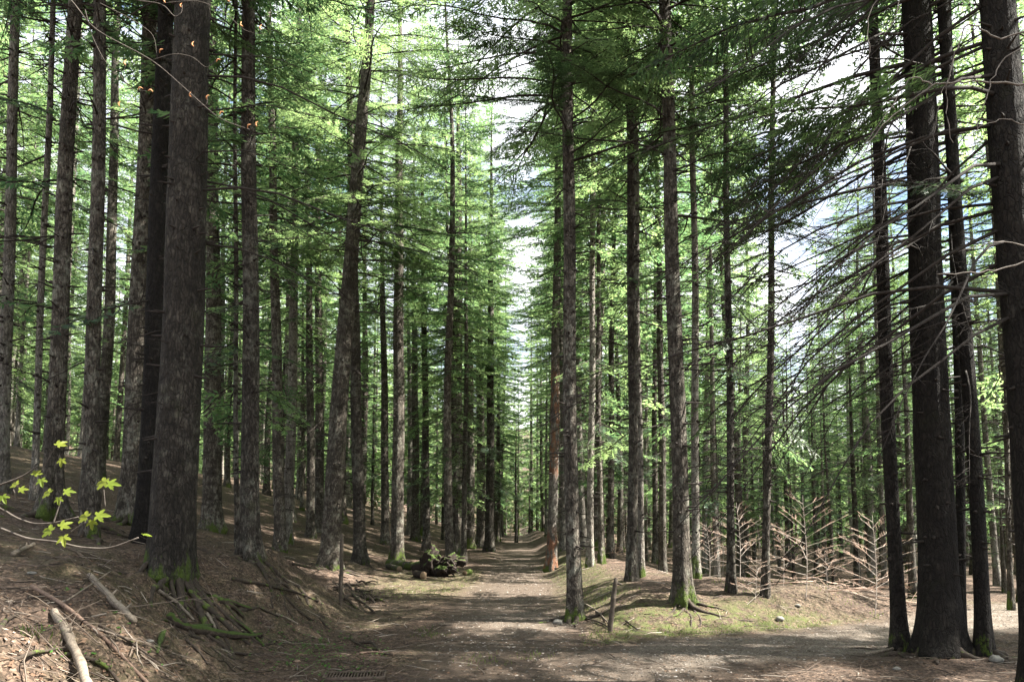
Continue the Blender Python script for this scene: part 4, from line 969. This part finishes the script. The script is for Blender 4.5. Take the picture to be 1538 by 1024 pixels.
# ------------------------------------------------------------------ stones
def stone(u, v, wpx, lb, seed, flat=.5):
    c = ground_at(u, v); r = wpx/F_PX*c[1]/2; mb = MB(); blob(mb, np.array([0, 0, r*flat*.5]), (r, r*.8, r*flat), np.random.RandomState(seed), .25, 12, 8)
    o = build('stone', mb, [M_stone], smooth=False); o.location = c; tag(o, lb, 'stone', 'stones on the ground')
for a in ((838, 937, 15, 'angular pale stone at the foot of the fork trunk', 1, .6), (224, 964, 14, 'flat pale stone on the left ground below the thickest trunk', 2, .35), (48, 862, 14, 'whitish stone chip near the maple twig at left', 3, .4), (1347, 1006, 12, 'small stone in front of the slim track-side trunk', 4, .5), (1497, 994, 20, 'pale stone between the two right-hand black trunks', 5, .6),
          (1225, 866, 12, 'dark stone in the hollow behind the tallest bare sapling', 6, .6), (1198, 911, 9, 'small stone on the mound crest below the tallest bare sapling', 7, .6), (845, 930, 8, 'little stone behind the angular pale stone at the fork', 8, .5), (1172, 932, 12, 'dark stone half sunk in the mound slope above the track', 9, .7)): stone(*a)

# ------------------------------------------------------------------ drain grate and mushroom at the bottom edge
c = ground_at(533, 1018); e = bpy.data.objects.new('drain_grate', None); COL.objects.link(e); e.location = (c[0], c[1], float(height(c[0], c[1]))+.03); e.rotation_euler.z = .12
tag(e, 'rusty iron drain grate set in the ground at the bottom edge', 'grate')
mb = MB(); gw, gh = .30, .16
def box(mb, x0, x1, y0, y1, z0, z1):
    v = [(x, y, z) for z in (z0, z1) for y in (y0, y1) for x in (x0, x1)]
    mb.add(v, [[0, 2, 3, 1], [4, 5, 7, 6], [0, 1, 5, 4], [2, 6, 7, 3], [0, 4, 6, 2], [1, 3, 7, 5]], 0)
for b_ in ((-gw, gw, -gh, -gh+.018, -.03, .012), (-gw, gw, gh-.018, gh, -.03, .012), (-gw, -gw+.018, -gh+.018, gh-.018, -.03, .012), (gw-.018, gw, -gh+.018, gh-.018, -.03, .012)): box(mb, *b_)
build('frame', mb, [M_iron], e, smooth=False)
mb = MB()
for i in range(19): x = -gw+.03+i*(2*gw-.06)/18; box(mb, x-.005, x+.005, -gh+.019, gh-.019, -.02, .008)
build('grating', mb, [M_iron], e, smooth=False)
c = ground_at(446, 1012); mb = MB(); mb.tube(np.array([[0, 0, 0], [.003, 0, .06], [0, 0, .125]]), [.004, .0035, .004], 7, 0)
o = build('mushroom', mb, [M_limb_pale]); o.location = c; m2 = MB(); m2.tube(np.array([[0, 0, .12], [0, 0, .127], [0, 0, .137], [0, 0, .143]]), [.034, .037, .025, .006], 14, 0); build('cap', m2, [M_stick_red], o)
tag(o, 'small brown flat-capped mushroom on a thin pale stem among the weeds', 'mushroom')

# ------------------------------------------------------------------ maple twigs reaching in from the left
def P3(u, v, y): d = px_ray(u, v); return np.array([d[0]*y, y, CAM_Z+d[2]*y])
def spline(pts, y, dy=0, n=5):
    P = np.array([P3(u, v, y+dy*i) for i, (u, v) in enumerate(pts)]); t = np.linspace(0, len(P)-1, n*(len(P)-1)+1)
    Q = np.stack([np.interp(t, np.arange(len(P)), P[:, i]) for i in range(3)], -1)
    for _ in range(3): Q[1:-1] = (Q[:-2]+2*Q[1:-1]+Q[2:])/4
    return Q
def leaf_arr(rs):
    lob = [(0, 1.0), (.9, .82), (-.9, .82), (1.9, .48), (-1.9, .48)]; pts = []
    A = np.linspace(-2.45, 2.45, 45); rad = np.zeros_like(A)
    for a, l in lob: rad = np.maximum(rad, l*np.clip(1-np.abs(A-a)/.62, 0, 1)**.62)
    rad = np.maximum(rad, .30)*(1+.09*np.sin(A*26)); 
    x = rad*np.cos(A)*.6; y = rad*np.sin(A)*.6; z = .10*np.abs(np.sin(A*2.2))*rad-.22*rad**2*rs.uniform(.5, 1.5)
    v = np.concatenate([[[-.02, 0, 0]], np.stack([x, y, z], -1)]); f = np.stack([np.zeros(44, int), np.arange(1, 45), np.arange(2, 46)], -1)
    return v, [f], [np.zeros(44)]
def lmesh(sd): return to_mesh('leaf', leaf_arr(np.random.RandomState(sd)), [M_maple], False)
LM = [lmesh(i) for i in range(4)]
root_pt = np.array([-2.6, 2.5, float(height(-2.6, 2.5))-.05])
e = bpy.data.objects.new('maple_sapling', None); COL.objects.link(e); e.location = root_pt
tag(e, 'thin maple twigs with fresh yellow-green leaves reaching in from the left edge', 'maple sapling')
mb = MB(); stem = np.array([root_pt, root_pt+[.05, 0, .5], root_pt+[.1, 0, 1.1], root_pt+[.12, 0, 1.6]])-root_pt; mb.tube(stem, [.02, .017, .012, .006], 8, 0); build('stem', mb, [M_limb_pale], e)
Y0 = 2.35
for pts, r_ in (([(-250, 700), (-60, 775), (0, 792), (40, 809), (85, 813), (120, 822), (165, 824), (208, 807)], .0042), ([(-250, 700), (-40, 745), (3, 764), (25, 778), (52, 787), (82, 785), (118, 776)], .0035), ([(-250, 690), (-30, 738), (0, 728), (35, 715), (56, 700)], .0035), ([(80, 785), (86, 768), (91, 752)], .0022), ([(55, 790), (62, 795), (80, 784)], .002), ([(105, 800), (118, 790), (128, 784)], .002), ([(62, 708), (72, 690), (84, 670)], .0018), ([(20, 735), (24, 745), (22, 752)], .0016), ([(158, 760), (156, 735)], .0014)):
    Q = spline(pts, Y0)-root_pt; mb = MB(); mb.tube(Q, r_*np.linspace(1.15, .6, len(Q)), 6, 0); build('twig', mb, [M_sprig], e)
rs = np.random.RandomState(2)
for u, v, s_, rz, ry, rx in ((87, 668, 30, 1.0, .5, -1.2), (93, 690, 24, -1.6, .3, -1.2), (52, 712, 26, 1.2, .5, -1.3), (62, 720, 26, -1.2, .2, -1.1), (24, 728, 24, 2.6, .3, -1.2), (30, 735, 22, .3, .2, -1.2), (74, 740, 30, 2.9, .4, -1.15), (98, 738, 28, .3, .4, -1.1), (88, 748, 22, -1.4, .2, -1.3), (158, 724, 38, 3.1, .3, -1.1), (163, 726, 34, .1, .3, -1.1), (130, 776, 36, 2.9, .3, -1.2), (146, 774, 36, .2, .3, -1.2), (138, 782, 28, -1.4, .3, -1.2), (76, 797, 36, 2.9, .2, -1.2), (92, 790, 32, .8, .3, -1.2), (95, 806, 32, -1.2, .1, -1.1), (216, 802, 24, .7, .4, -.4), (4, 745, 26, -1, .2, -1.2)):
    p = P3(u, v, Y0+rs.uniform(-.04, .04)); M = Matrix.Translation(Vector(p-root_pt)) @ Quaternion((1, 0, 0), -rx*.85).to_matrix().to_4x4() @ Quaternion((0, 0, 1), rz).to_matrix().to_4x4() @ Quaternion((0, 1, 0), ry*.4).to_matrix().to_4x4() @ Matrix.Scale(s_/F_PX*Y0*.85, 4)
    obj('leaf', LM[rs.randint(4)], e, M)

# ------------------------------------------------------------------ budding beech twigs hanging in at the top left
root_pt = np.array([-2.9, 2.2, float(height(-2.9, 2.2))-.05]); e = bpy.data.objects.new('beech_tree', None); COL.objects.link(e); e.location = root_pt
tag(e, 'thin beech twigs with curled orange buds hanging in at the top left', 'beech tree')
top = P3(-160, -190, 2.5); mb = MB(); Q = np.array([root_pt, root_pt*.6+top*.4+[-.2, 0, 0], top, top+[.1, 0, 1.2]])-root_pt; mb.tube(Q, [.035, .028, .02, .008], 8, 0); build('stem', mb, [M_limb_pale], e)
TW = ([(-160, -190), (20, -90), (108, 0), (140, 45), (230, 90), (280, 135), (330, 180), (376, 195)], [(230, 90), (262, 80), (290, 85), (310, 104), (325, 92)], [(128, 15), (138, 55), (160, 98), (185, 110), (189, 97)], [(-160, -190), (100, -80), (190, 0), (245, 5), (262, 27), (273, 20), (274, 8)], [(245, 5), (300, 0), (340, 20), (368, 48), (400, 52)], [(280, 135), (300, 158), (311, 158), (312, 143)], [(180, 112), (196, 135), (220, 137)], [(-160, -190), (150, -70), (300, -40), (345, -10), (346, 8)], [(150, 5), (200, 30), (232, 52), (236, 86)])
for i, pts in enumerate(TW):
    Q = spline(pts, 2.5)-root_pt; r_ = .0024 if len(pts) > 5 else .0013; mb = MB(); mb.tube(Q, r_*np.linspace(1.0, .45, len(Q)), 5, 0); build('twig', mb, [M_sprig], e)
for u, v, a in ((273, 12, 1.5), (291, 70, 1.6), (240, 80, .9), (325, 94, .6), (189, 98, 1.6), (207, 135, .2), (222, 137, -.2), (288, 146, 1.8), (311, 150, 1.2), (330, 173, .7), (372, 193, .9), (365, 40, 1.9), (393, 45, 1.6), (345, 3, 1.7), (180, 160, 1.5), (249, 5, 1.6), (386, 190, 1.4)):
    p = P3(u, v, 2.5)-root_pt; d = np.array([math.cos(a), 0, math.sin(a)]); n_ = np.array([-d[2], 0, d[0]]); l = .018; mb = MB(); t = np.linspace(0, 1, 6)[:, None]
    mb.tube(p+d*l*t+n_*l*.35*np.sin(t*PI), [.0008, .0022, .0027, .0024, .0015, .0004], 6, 0); build('bud', mb, [M_bud], e)

# pale bare branches hanging in at the top right
root_pt = np.array([4.9, 4.6, float(height(4.9, 4.6))-.05]); e = bpy.data.objects.new('beech_tree', None); COL.objects.link(e); e.location = root_pt
tag(e, 'pale crooked bare beech branches hanging in at the top right', 'beech tree')
top = P3(1720, -60, 4.6); mb = MB(); Q = np.array([root_pt, (root_pt+top)/2+[.1, 0, 0], top, top+[0, .2, 2.0]])-root_pt; mb.tube(Q, [.07, .06, .045, .02], 10, 0); build('stem', mb, [M_limb_pale], e)
for pts, r_ in (([(1720, -60), (1600, 20), (1500, 62), (1478, 45), (1450, 34), (1438, 70), (1424, 118), (1420, 170), (1432, 215)], .011), ([(1720, -60), (1570, 60), (1505, 85), (1490, 120), (1474, 165), (1464, 215), (1460, 235)], .008), ([(1700, 150), (1600, 200), (1538, 188), (1508, 178), (1470, 190), (1455, 215)], .008), ([(1700, 60), (1560, 130), (1480, 122), (1428, 123), (1400, 128), (1350, 165), (1310, 205), (1290, 246)], .012), ([(1400, 128), (1370, 110), (1345, 150), (1318, 190), (1290, 228)], .007), ([(1720, -60), (1560, -60), (1380, -50), (1352, -10), (1345, 30), (1326, 55)], .008), ([(1380, -50), (1330, -20), (1300, 30), (1307, 75), (1305, 90)], .005), ([(1700, 350), (1580, 380), (1508, 404), (1470, 409), (1408, 412)], .012), ([(1700, 320), (1590, 385), (1502, 360), (1470, 368), (1440, 378)], .008), ([(1345, 165), (1330, 150), (1322, 170)], .003), ([(1424, 118), (1410, 150), (1405, 190), (1400, 225)], .004)):
    Q = spline(pts, 4.6); rs2 = np.random.RandomState(int(pts[-1][0])); Q[1:-1] += rs2.normal(0, .004, Q[1:-1].shape); mb = MB(); mb.tube(Q-root_pt, .6*r_*np.linspace(1.0, .35, len(Q)), 6, 0); build('branch', mb, [M_limb_pale], e)

for o in COL.objects:
    if o.get('label') and len(o['label'].split()) > 16: print('LONG', o.name, o['label'])
